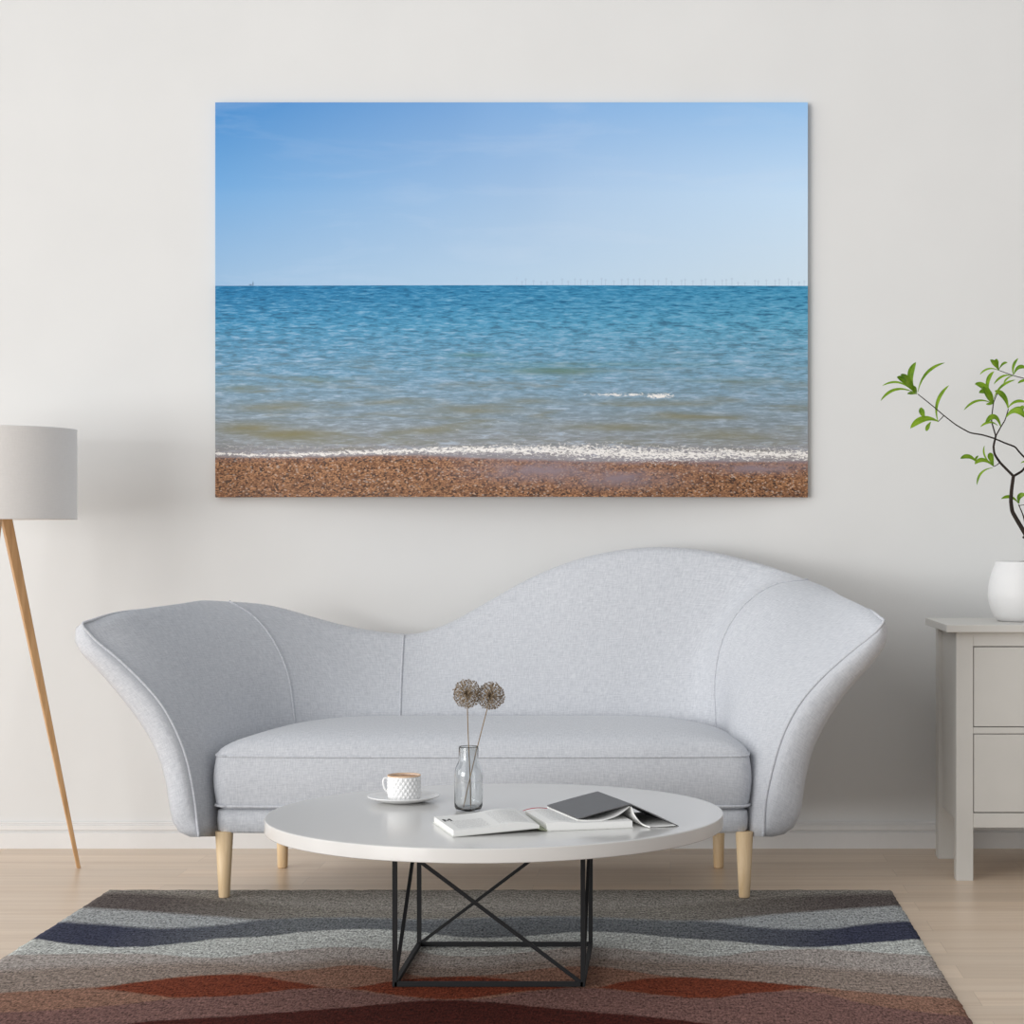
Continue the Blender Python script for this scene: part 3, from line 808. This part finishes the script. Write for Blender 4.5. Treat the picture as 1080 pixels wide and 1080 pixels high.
ang0 = math.atan2(foot.y-LC.y, foot.x-LC.x); rf = math.hypot(foot.x-LC.x, foot.y-LC.y)
for k, a in enumerate((ang0, ang0+2*PI/3, ang0-2*PI/3)):
    fd = Vector((LC.x+rf*math.cos(a), LC.y+rf*math.sin(a), .0))
    tp = Vector((LC.x+.048*math.cos(a), LC.y+.048*math.sin(a), zb+.10))
    if k == 0: tp.x = P(2, 500, 6.33).x; tp.y = 6.33+CAMY; tp.z = zb+.07; 
    if k == 2: tp.x = P(-6, 500, 6.22).x; tp.z = zb+.07
    side_ = Vector((-math.sin(a), math.cos(a), 0)); out_ = Vector((math.cos(a), math.sin(a), 0))
    bm = bmesh.new(); A = []; B = []
    for sx, sy in ((-1, -1), (1, -1), (1, 1), (-1, 1)):
        A.append(bm.verts.new(fd+side_*sx*.0065+out_*sy*.0055)); B.append(bm.verts.new(tp+side_*sx*.019+out_*sy*.016))
    for q in range(4): bm.faces.new((A[q], A[(q+1) % 4], B[(q+1) % 4], B[q]))
    bm.faces.new(A[::-1]); bm.faces.new(B)
    bmesh.ops.bevel(bm, geom=bm.edges[:], offset=.0015, segments=2, affect='EDGES')
    bm_obj('leg', bm, M_OAK, lamp)

# ---------------------------------------------------------------- cabinet
cz = H-(659-CY)/F*6.19; CX0 = (1008.6-CX)/F*6.217; CX1 = 1.86; CYF = 6.217+CAMY; CYB = -.165
TX0 = .867
cab = empty('cabinet', ((CX0+CX1)/2, (CYF+CYB)/2, 0), 'light grey painted chest of drawers on square legs at the right', 'cabinet')
bm = bmesh.new(); box(bm, TX0, CX1+(CX0-TX0), 6.19+CAMY, -.16, cz-.024, cz, .002); bm_obj('worktop', bm, M_CAB, cab)
lw = .0535; zt_ = cz-.024
for x0, x1 in ((CX0, CX0+lw), (CX1-lw, CX1)):
    bm = bmesh.new(); box(bm, x0, x1, CYF, CYF+.05, 0, zt_, .0012); bm_obj('leg', bm, M_CAB, cab)
    bm = bmesh.new(); box(bm, x0, x1, CYB-.065, CYB, 0, zt_, .0012); bm_obj('leg', bm, M_CAB, cab)
def zf(py): return H-(py-CY)/F*6.217
for x0 in (CX0+.014, CX1-.03):
    bm = bmesh.new(); box(bm, x0, x0+.016, CYF+.05, CYB-.065, .175, zt_); bm_obj('side_panel', bm, M_CAB, cab)
for z0_, z1_ in ((zf(681.6), zt_), (zf(773.8), zf(767.2)), (zf(873), zf(857.8))):
    bm = bmesh.new(); box(bm, CX0+lw, CX1-lw, CYF+.002, CYF+.045, z0_, z1_, .0008); bm_obj('front_rail', bm, M_CAB, cab)
bm = bmesh.new(); box(bm, CX0+.03, CX1-.03, CYB-.02, CYB-.008, .175, zt_); box(bm, CX0+.03, CX1-.03, CYF+.05, CYB-.02, .178, .19); bm_obj('back_panel', bm, M_CAB, cab)
for y0, y1 in ((682.6, 766.4), (774.6, 856.8)):
    bm = bmesh.new(); box(bm, CX0+lw+.0025, CX1-lw-.0025, CYF+.004, CYF+.35, zf(y1), zf(y0), .0015); d_ = bm_obj('drawer', bm, M_CAB, cab)
    for kx in (CX0+.26, CX1-.26):
        V, Fc = lathe_data([(0, -.026), (.012, -.026), (.0155, -.021), (.0155, -.016), (.007, -.010), (.006, .0), (0, 0)], (0, 0, 0), 24)
        V = [Vector((kx+v.x, CYF+.004+v.z, (zf(y1)+zf(y0))/2+v.y)) for v in V]
        k_ = mesh_obj('knob', V, Fc, M_BLK, None, True); k_.parent = d_; k_.matrix_parent_inverse = (Matrix.Translation(cab.location)@d_.matrix_parent_inverse).inverted() if False else Matrix.Identity(4)

# ---------------------------------------------------------------- potted plant
PD = 6.45; PC = Vector(((1080-CX)/F*PD, PD+CAMY, cz+.0005))
plant = empty('potted_plant', PC, 'leafy branching plant in a rounded white pot on the grey cabinet', 'plant')
hP = 1.0035-cz
pp = [(0, 0), (.082, 0), (.088, .004), (.099, .018), (.1105, .045), (.1165, .070), (.1178, .088), (.1150, .118), (.1065, .155), (.0935, hP-.006), (.0925, hP-.001), (.0905, hP),
      (.0885, hP-.002), (.089, hP-.012), (.10, .14), (.10, .10), (0, .09)]
pp = [(0, 0)]+[(v.x, v.z) for v in catmull([Vector((a_, 0, b_)) for a_, b_ in pp[1:10]], 40)]+pp[10:]
V, Fc = lathe_data(pp, PC, 72); mesh_obj('pot', V, Fc, M_POT, plant, True)
t = NT('soil', .95, .1); t.color(t.mix(t.noise(t.obj(), 90, 3), rgb(50, 40, 32), rgb(95, 78, 62))); t.bump(t.noise(t.obj(), 120, 3), 1, .004)
V, Fc = lathe_data([(.0905, hP-.013), (.06, hP-.007), (.03, hP-.002), (0, hP+.001)], PC, 40); mesh_obj('soil', V, Fc, t.m, plant, True)
def Z5(x, y, d=0.0): return P(900+x*.2963, 360+y*.2963, PD+d)
t = NT('bark', .85, .2); t.color(t.mix(t.noise(t.mapv(t.obj(), (60, 60, 15)), 1, 3), rgb(34, 29, 27), rgb(62, 53, 48))); M_BARK = t.m
V = []; Fc = []
def br_(pts, r0, r1):
    q = [Z5(*p) for p in pts]; n_ = max(8, len(pts)*6); c_ = []
    # mostly angular growth: blend polyline with spline
    cs = catmull(q, n_); cum = [0.0]
    for a_, b2_ in zip(q, q[1:]): cum.append(cum[-1]+(b2_-a_).length)
    c_ = []
    for i in range(n_):
        d_ = cum[-1]*i/(n_-1); k_ = 0
        while k_ < len(q)-2 and d_ > cum[k_+1]: k_ += 1
        c_.append(cs[i].lerp(q[k_].lerp(q[k_+1], (d_-cum[k_])/max(1e-6, cum[k_+1]-cum[k_])), .6))
    r0 *= .82; r1 *= .9
    vv, ff = tube_data(c_, [r0+(r1-r0)*i/(n_-1) for i in range(n_)], 8); add_data(V, Fc, vv, ff)
br_([(622, 806), (634, 775), (636, 735), (610, 682), (585, 640), (566, 606), (561, 570), (563, 530), (570, 478)], .0105, .0062)
br_([(570, 480), (545, 455), (522, 431), (503, 402), (499, 375), (507, 337)], .0056, .0036)
br_([(507, 337), (499, 310), (492, 283), (496, 240), (500, 215, .01), (515, 180, .02)], .0030, .0016)
br_([(507, 337), (525, 305, -.01), (540, 280, -.02), (552, 240, -.03)], .0030, .0018)
br_([(570, 480), (600, 462, .01), (618, 440, .02), (640, 425, .03)], .0052, .0040)
br_([(660, 450, .02), (608, 412, .01), (590, 393), (576, 376), (540, 362, -.01), (500, 345, -.02), (460, 333, -.03), (415, 325, -.04), (365, 297, -.05), (320, 262, -.06), (280, 228, -.07), (230, 188, -.08)], .0040, .0016)
br_([(322, 264, -.06), (312, 276, -.06), (302, 286, -.06)], .0018, .0012)
br_([(522, 431), (510, 441, -.01), (499, 446, -.02)], .0022, .0014)
br_([(615, 660), (604, 618, .02), (588, 580, .03)], .0040, .0016)
br_([(640, 425, .03), (672, 360, .05), (690, 260, .06), (680, 180, .06), (640, 140, .05), (608, 132, .04), (570, 122, .03), (520, 104, .03)], .0040, .0012)
br_([(640, 425, .03), (690, 400, 0), (750, 330, -.03), (790, 300, -.04)], .0036, .0015)
br_([(660, 450, .02), (648, 436, .03)], .004, .004)
br_([(588, 585, .03), (608, 582, .03), (640, 584, .02)], .0014, .001)
br_([(604, 700), (640, 660, -.02), (680, 590, -.04), (700, 520, -.05)], .0045, .0018)
mesh_obj('branches', V, Fc, M_BARK, plant, True)
LV = []; LF = []; LU = []
rl = random.Random(5)
def leaf(a, b, c, w_, d0=0.0, d1=0.0, twist=0.0):
    """a base, b middle, c tip in the traced frame; w_ full width in the same units; d0,d1 depth of base and tip"""
    A = Z5(a[0], a[1], d0); B = Z5(b[0], b[1], (d0+d1)/2); C = Z5(c[0], c[1], d1)
    B = B*2-(A+C)/2
    n_ = 14; Wd = w_*.2963/F*PD/2; base = len(LV)
    for i in range(n_+1):
        s = i/n_; p = A*(1-s)**2+B*2*s*(1-s)+C*s*s; tg = ((B-A)*(1-s)+(C-B)*s)
        if tg.length < 1e-6: tg = C-A
        tg.normalize()
        vw = Vector((0, -1, .35)).normalized()
        sd = tg.cross(vw)
        if sd.length < 1e-4: sd = Vector((1, 0, 0))
        sd.normalize(); nr = sd.cross(tg).normalized()
        ww = Wd*max(.03, (math.sin(PI*min(1, s*.93+.07)))**.6)*(0.35+.9*s if s < .75 else 1.02)
        sd2 = (sd*math.cos(twist)+nr*math.sin(twist))
        for k in (-1, -.5, 0, .5, 1):
            LV.append(p+sd2*ww*k+nr*(-.25*ww*(1-abs(k))))
            LU.append((k*.5+.5, s))
    for i in range(n_):
        for k in range(4):
            q = base+i*5+k; LF.append((q, q+1, q+6, q+5))
b_ = (222, 186)
D_ = -.08
leaf((230, 180), (262, 112), (326, 76), 13, D_, D_+.03); leaf((220, 178), (203, 125), (223, 74), 26, D_, D_+.02); leaf((218, 180), (185, 142), (155, 128), 26, D_, D_-.02)
leaf((214, 180), (160, 146), (102, 159), 10, D_, D_+.03); leaf((212, 180), (148, 172), (97, 212), 13, D_, D_-.02); leaf((228, 187), (212, 184), (192, 187), 14, D_, D_-.03)
leaf((220, 184), (200, 150), (178, 116), 30, D_, D_-.05); leaf((226, 184), (222, 172), (216, 158), 12, D_, D_-.02); leaf((222, 182), (196, 140), (168, 118), 26, D_, D_-.03)
D_ = -.06
leaf((301, 284), (300, 215), (341, 156), 15, D_, D_+.01); leaf((302, 285), (250, 276), (203, 310), 28, D_, D_-.03); leaf((256, 275), (245, 255), (242, 235), 24, D_-.01, D_); leaf((276, 287), (266, 302), (260, 320), 17, D_, D_)
D_ = .03
leaf((519, 104), (506, 82), (487, 66), 22, D_, D_-.02); leaf((518, 104), (510, 80), (510, 62), 20, D_, D_-.01); leaf((520, 98), (533, 80), (549, 75), 11, D_, D_+.02); leaf((516, 103), (480, 98), (450, 119), 9, D_, D_+.02)
leaf((570, 120), (570, 88), (587, 60), 12, D_, D_); leaf((571, 118), (590, 92), (616, 96), 18, D_, D_); leaf((568, 124), (532, 124), (500, 153), 10, D_, D_-.02); leaf((566, 124), (548, 132), (535, 150), 8, D_, D_)
leaf((640, 140), (610, 138), (585, 150), 12, D_, D_)
D_ = .005
leaf((498, 218), (480, 180), (447, 184), 28, D_, D_-.03); leaf((496, 212), (470, 165), (432, 152), 28, D_, D_-.01); leaf((485, 200), (478, 145), (501, 107), 17, D_, D_+.02); leaf((492, 220), (440, 212), (393, 246), 11, D_, D_-.02)
leaf((500, 205), (528, 160), (577, 137), 11, D_, D_+.02); leaf((498, 222), (484, 200), (462, 160), 24, D_, D_-.04); leaf((498, 222), (488, 222), (472, 224), 12, D_, D_)
D_ = -.03
leaf((551, 238), (535, 195), (503, 177), 26, D_, D_-.03); leaf((550, 238), (580, 214), (618, 218), 14, D_, D_); leaf((544, 270), (580, 246), (620, 276), 28, D_, D_-.02); leaf((548, 262), (572, 240), (602, 234), 9, D_, D_+.03)
leaf((612, 272), (596, 250), (606, 228), 22, D_, D_); leaf((620, 268), (640, 250), (680, 262), 24, D_, D_)
D_ = -.005
leaf((525, 304), (502, 268), (470, 292), 24, D_, D_-.03); leaf((514, 300), (484, 288), (452, 305), 11, D_, D_)
D_ = -.02
leaf((499, 443), (490, 415), (486, 396), 26, D_, D_-.01); leaf((498, 443), (468, 408), (467, 371), 8, D_, D_+.02); leaf((440, 432), (412, 410), (381, 418), 20, D_-.02, D_-.04); leaf((499, 445), (462, 422), (432, 438), 20, D_, D_-.03)
leaf((497, 450), (456, 468), (440, 512), 10, D_, D_+.01); leaf((436, 434), (436, 418), (446, 407), 9, D_-.02, D_)
D_ = .03
leaf((588, 577), (560, 554), (526, 561), 15, D_, D_-.02); leaf((590, 577), (592, 552), (614, 545), 22, D_, D_-.01); leaf((640, 584), (660, 570), (690, 580), 18, D_, D_)
leaf((596, 434), (608, 428), (620, 432), 8, 0, 0)
# clusters past the picture's edge
for cx_, cy_, dd in ((790, 300, -.04), (690, 250, .06), (700, 515, -.05), (680, 170, .06)):
    for k in range(6):
        th = k*1.05+rl.uniform(0, .5); L_ = rl.uniform(55, 95)
        leaf((cx_, cy_), (cx_+L_*.5*math.cos(th), cy_+L_*.5*math.sin(th)-14), (cx_+L_*math.cos(th), cy_+L_*math.sin(th)), rl.uniform(12, 24), dd, dd+rl.uniform(-.06, .06))
t = NT('leaf_green', .45, .4); u = t.sep(t.uv())
nn = t.noise(t.obj(), 25, 3); mid = t.rng(t.math('ABSOLUTE', t.math('SUBTRACT', u[0], .5)), 0, .06, 1, 0)
c = t.mix(t.rng(nn, .35, .65), rgb(92, 134, 18), rgb(138, 174, 38)); c = t.mix(t.math('MULTIPLY', mid, .4), c, rgb(178, 204, 80))
t.color(c); t.b.inputs['Subsurface Weight'].default_value = 0.0
tr = t.n('ShaderNodeBsdfTranslucent'); t.put(tr.inputs[0], c); ms = t.n('ShaderNodeMixShader'); ms.inputs[0].default_value = .3
t.t.links.new(t.b.outputs[0], ms.inputs[1]); t.t.links.new(tr.outputs[0], ms.inputs[2]); t.t.links.new(ms.outputs[0], t.t.nodes['Material Output'].inputs[0])
mesh_obj('foliage', LV, LF, t.m, plant, True, LU)

# ---------------------------------------------------------------- seascape print on the wall
WD = 6.843
a = P(227, 524.5, WD); b = P(852, 108, WD)
PW = b.x-a.x; PH = b.z-a.z; pcx = (a.x+b.x)/2
t = NT('seascape_print', .55, .25); so = t.sep(t.obj())
X = t.math('ADD', t.math('MULTIPLY', so[0], F/WD), (227+852)/2)         # print units across
Y = t.math('SUBTRACT', 524.5, t.math('MULTIPLY', so[2], F/WD))          # print units down
pv = t.comb(X, Y)
u_ = t.rng(X, 227, 852); HZ = 301.5
# sky
vs = t.rng(Y, 108, HZ)
top = t.mix(t.rng(X, 227, 520), rgb(66, 138, 204), rgb(122, 168, 220)); top = t.mix(t.rng(X, 480, 852), top, rgb(152, 196, 240))
mids = t.mix(t.rng(X, 227, 600), rgb(112, 168, 220), rgb(165, 196, 230)); mids = t.mix(t.rng(X, 560, 852), mids, rgb(196, 224, 250))
hor = t.mix(u_, rgb(150, 186, 220), rgb(206, 226, 242))
sky = t.mix(t.rng(vs, 0, .5), top, mids); sky = t.mix(t.rng(vs, .45, .95), sky, hor)
cl = t.noise(t.mapv(pv, (.006, .03, 1)), 1.0, 4, .55, .5)
sky = t.mix(t.math('MULTIPLY', t.rng(cl, .52, .75), .16), sky, rgb(215, 226, 242))
# far wind turbines and a ship, thin marks on the horizon
cell = t.math('FLOOR', t.math('MULTIPLY', X, 1/7.0)); wn = t.n('ShaderNodeTexWhiteNoise', noise_dimensions='1D'); t.put(wn.inputs['W'], cell)
fx_ = t.math('FRACT', t.math('MULTIPLY', X, 1/7.0)); th_ = wn.outputs['Value']
posx = t.math('ADD', .15, t.math('MULTIPLY', th_, .7))
mast = t.rng(t.math('ABSOLUTE', t.math('SUBTRACT', fx_, posx)), .02, .07, 1, 0)
hgt = t.math('ADD', 2.5, t.math('MULTIPLY', t.math('FRACT', t.math('MULTIPLY', th_, 17.3)), 5.0))
mast = t.math('MULTIPLY', mast, t.math('LESS_THAN', t.math('SUBTRACT', HZ, Y), hgt))
mast = t.math('MULTIPLY', mast, t.math('GREATER_THAN', X, 545))
wx = t.math('ABSOLUTE', t.math('SUBTRACT', fx_, posx)); wy = t.math('ABSOLUTE', t.math('SUBTRACT', t.math('SUBTRACT', HZ, Y), hgt))
rotor = t.math('MULTIPLY', t.math('LESS_THAN', t.math('ADD', t.math('MULTIPLY', wx, 7.0), wy), 1.7), t.math('GREATER_THAN', X, 545))
sky = t.mix(t.math('MULTIPLY', t.math('MAXIMUM', mast, t.math('MULTIPLY', rotor, .5)), .30), sky, rgb(105, 130, 165))
def gauss(cx_, cy_, rx, ry):
    dx = t.math('MULTIPLY', t.math('SUBTRACT', X, cx_), 1/rx); dy = t.math('MULTIPLY', t.math('SUBTRACT', Y, cy_), 1/ry)
    return t.math('EXPONENT', t.math('MULTIPLY', t.math('ADD', t.math('MULTIPLY', dx, dx), t.math('MULTIPLY', dy, dy)), -1.0))
ship = t.math('MULTIPLY', t.math('ADD', gauss(264.5, 300.6, 1.6, .8), gauss(267, 299.5, .6, 2.2)), 1.0, clamp=True)
sky = t.mix(t.math('MULTIPLY', ship, .75), sky, rgb(40, 60, 90))
# sea
sd = t.math('SUBTRACT', Y, HZ)
c0 = t.mix(u_, rgb(8, 112, 164), rgb(58, 142, 182)); c1 = t.mix(u_, rgb(62, 142, 184), rgb(92, 164, 196)); c2 = t.mix(u_, rgb(108, 152, 180), rgb(124, 164, 190))
sea = t.mix(t.rng(sd, 0, 45), c0, c1); sea = t.mix(t.rng(sd, 40, 100), sea, c2); sea = t.mix(t.rng(sd, 95, 165), sea, rgb(146, 150, 154))
wn1 = t.noise(t.comb(t.math('MULTIPLY', X, .085), t.math('MULTIPLY', Y, .55)), 1.0, 4, .65, .4)
wn2 = t.noise(t.comb(t.math('MULTIPLY', X, .035), t.math('MULTIPLY', Y, .24)), 1.0, 4, .6, .5)
wn3 = t.noise(t.comb(t.math('MULTIPLY', X, .012), t.math('MULTIPLY', Y, .09)), 1.0, 3, .5, .6)
s = t.math('ADD', t.math('MULTIPLY', t.math('SUBTRACT', wn1, .5), 1.2), t.math('MULTIPLY', t.math('SUBTRACT', wn2, .5), t.rng(sd, 0, 90, .5, 1.3)))
sea = t.mix(t.rng(s, .02, .34, 0, .55), sea, t.mix(t.rng(sd, 0, 60), rgb(124, 190, 222), rgb(190, 208, 228))); sea = t.mix(t.math('MULTIPLY', t.rng(s, -.0, -.22, 0, .8), t.rng(sd, 30, 130, 1, .45)), sea, t.mix(t.rng(sd, 20, 110), rgb(10, 84, 124), rgb(96, 108, 100)))
oliv = t.math('MULTIPLY', t.rng(wn3, .5, .68), t.rng(sd, 55, 120)); oliv = t.math('MULTIPLY', oliv, .55)
sea = t.mix(oliv, sea, rgb(126, 126, 104))
g_ = None
for (cx_, cy_, rx, ry, am) in ((262, 452, 40, 7, .8), (305, 458, 42, 6, .9), (585, 392, 48, 4.2, .85), (500, 375.5, 25, 2.6, .6), (250, 410, 26, 4, .4), (335, 401, 26, 3, .45), (285, 430, 42, 4.5, .6), (415, 425, 40, 3.5, .5),
                               (510, 434, 50, 4, .55), (690, 426, 60, 4, .5), (725, 440, 60, 4.5, .55), (650, 451, 70, 4.5, .6), (760, 460, 60, 4.5, .6), (455, 455, 34, 4.5, .6), (620, 385, 160, 2.5, .35), (770, 402, 60, 2.5, .4), (840, 432, 30, 3, .4), (560, 424, 30, 3.5, .5)):
    q = t.math('MULTIPLY', gauss(cx_, cy_, rx, ry), am); g_ = q if g_ is None else t.math('MAXIMUM', g_, q)
g_ = t.math('MULTIPLY', g_, t.rng(wn2, .3, .6, .65, 1.05))
sea = t.mix(g_, sea, t.mix(t.rng(Y, 385, 425), rgb(88, 124, 104), rgb(128, 122, 84)))
# foam
nf = t.noise(t.comb(t.math('MULTIPLY', X, .22), t.math('MULTIPLY', Y, .5)), 1.0, 5, .7, .8)
nf2 = t.noise(t.comb(t.math('MULTIPLY', X, .05), t.math('MULTIPLY', Y, .12)), 1.0, 3, .6)
def cvx(pts, lo, hi):
    return t.math('ADD', lo, t.math('MULTIPLY', t.curve(u_, [((x-227)/625, (y-lo)/(hi-lo)) for x, y in pts]), hi-lo))
fc = cvx([(227, 478.5), (300, 480), (370, 477.5), (440, 476.5), (520, 475), (580, 476), (640, 477.5), (700, 480), (780, 479), (852, 479.5)], 470, 490)
fw = cvx([(227, 1.6), (320, 2), (400, 2.6), (480, 4), (560, 5), (620, 7), (700, 7.5), (760, 5.5), (852, 5)], 0, 10)
sh_n = t.math('MULTIPLY', t.math('SUBTRACT', nf2, .5), 4.0)
fd_ = t.math('DIVIDE', t.math('ABSOLUTE', t.math('ADD', t.math('SUBTRACT', Y, fc), sh_n)), fw)
foam = t.rng(t.math('SUBTRACT', t.math('ADD', t.math('MULTIPLY', t.math('SUBTRACT', nf, .5), 6.5), .85), fd_), .0, .7)
foam2 = t.rng(t.math('ADD', t.math('MAXIMUM', t.math('MULTIPLY', gauss(660, 417, 46, 2.0), .9), t.math('MULTIPLY', gauss(696, 418, 16, 3.2), 1.1)), t.math('MULTIPLY', t.math('SUBTRACT', nf, .5), 3.2)), .5, 1.0)
foam2 = t.math('MULTIPLY', foam2, t.rng(t.math('MAXIMUM', gauss(660, 417, 60, 4), gauss(696, 418, 24, 6)), .2, .5))
spark = t.math('MULTIPLY', t.rng(nf, .64, .70), t.math('MULTIPLY', t.math('MAXIMUM', gauss(520, 456, 110, 24), gauss(600, 466, 160, 8)), .8))
spark2 = t.math('MULTIPLY', t.rng(nf, .56, .64), t.rng(Y, 466, 474))
wet = t.rng(Y, 468, 480)
sea = t.mix(t.math('MULTIPLY', wet, .6), sea, rgb(150, 140, 146))
sea = t.mix(t.math('MAXIMUM', spark, t.math('MULTIPLY', spark2, .6)), sea, rgb(236, 232, 226))
# beach
sc_ = cvx([(227, 482), (330, 482.5), (420, 480.5), (500, 483), (560, 485), (640, 487), (700, 486), (780, 486.5), (852, 486)], 470, 490)
beach = t.rng(t.math('ADD', t.math('SUBTRACT', Y, sc_), t.math('MULTIPLY', t.math('SUBTRACT', nf2, .5), 3.0)), -1, 1.5)
vo = t.n('ShaderNodeTexVoronoi'); t.put(vo.inputs['Vector'], t.comb(t.math('MULTIPLY', X, .5), t.math('MULTIPLY', Y, .8))); vo.inputs['Scale'].default_value = 1
vc = t.sep(vo.outputs['Color'])
peb = t.mix(t.rng(vc[0], 0, 1), rgb(122, 80, 54), rgb(194, 144, 104)); pn = t.noise(t.comb(t.math('MULTIPLY', X, .09), t.math('MULTIPLY', Y, .16)), 1.0, 3, .6); peb = t.mix(t.math('MULTIPLY', t.rng(t.math('ADD', vc[1], t.math('MULTIPLY', t.math('SUBTRACT', pn, .5), .9)), .76, .86), .85), peb, rgb(48, 40, 40)); peb = t.mix(t.math('MULTIPLY', t.rng(vc[2], .92, .96), .6), peb, rgb(206, 184, 168))
peb = t.mix(t.rng(vo.outputs['Distance'], .35, .8, 0, .5), peb, rgb(70, 42, 30))
wetm = t.math('MAXIMUM', t.math('MAXIMUM', gauss(575, 497, 75, 12), gauss(800, 494, 60, 6)), t.math('MAXIMUM', gauss(650, 505, 60, 10), t.math('MULTIPLY', t.rng(t.math('SUBTRACT', Y, sc_), 0, 7, 1, 0), t.rng(X, 400, 540, .3, 1))))
peb = t.mix(t.math('MULTIPLY', wetm, t.rng(nf2, .32, .55, .4, .95)), peb, rgb(142, 126, 132))
dk = t.math('MULTIPLY', t.rng(Y, 500, 524, 0, .35), t.rng(nf2, .4, .6)); peb = t.mix(dk, peb, rgb(70, 56, 52))
img = t.mix(t.math('GREATER_THAN', Y, HZ), sky, sea)
img = t.mix(beach, img, peb)
img = t.mix(t.math('MAXIMUM', foam, foam2), img, rgb(240, 236, 232))
t.color(img); M_PRT = t.m
bm = bmesh.new(); n = 40
thick = .018; fr = []; bk = []
NZ = 8
def bow(s, q): return .085*math.sin(PI*s)**1.3*(1-q)**2.0  # added bulge at the print's lower edge, shaped to cast a crescent shadow
for i in range(n+1):
    s = i/n; x = -PW/2+PW*s
    fr.append([bm.verts.new((x, -bow(s, q/NZ), PH*q/NZ)) for q in range(NZ+1)]); bk.append([bm.verts.new((x, thick-bow(s, q/NZ), PH*q/NZ)) for q in range(NZ+1)])
for i in range(n):
    for q in range(NZ):
        bm.faces.new((fr[i][q], fr[i+1][q], fr[i+1][q+1], fr[i][q+1])); bm.faces.new((bk[i+1][q], bk[i][q], bk[i][q+1], bk[i+1][q+1]))
    bm.faces.new((fr[i][NZ], fr[i+1][NZ], bk[i+1][NZ], bk[i][NZ])); bm.faces.new((fr[i+1][0], fr[i][0], bk[i][0], bk[i+1][0]))
for q in range(NZ):
    bm.faces.new((fr[0][q], fr[0][q+1], bk[0][q+1], bk[0][q])); bm.faces.new((fr[n][q+1], fr[n][q], bk[n][q], bk[n][q+1]))
prt = bm_obj('wall_print', bm, M_PRT)
prt.location = (pcx, WD+CAMY, a.z)
tag(prt, 'large unframed seascape print of blue sea and pebble beach on the wall', 'picture')
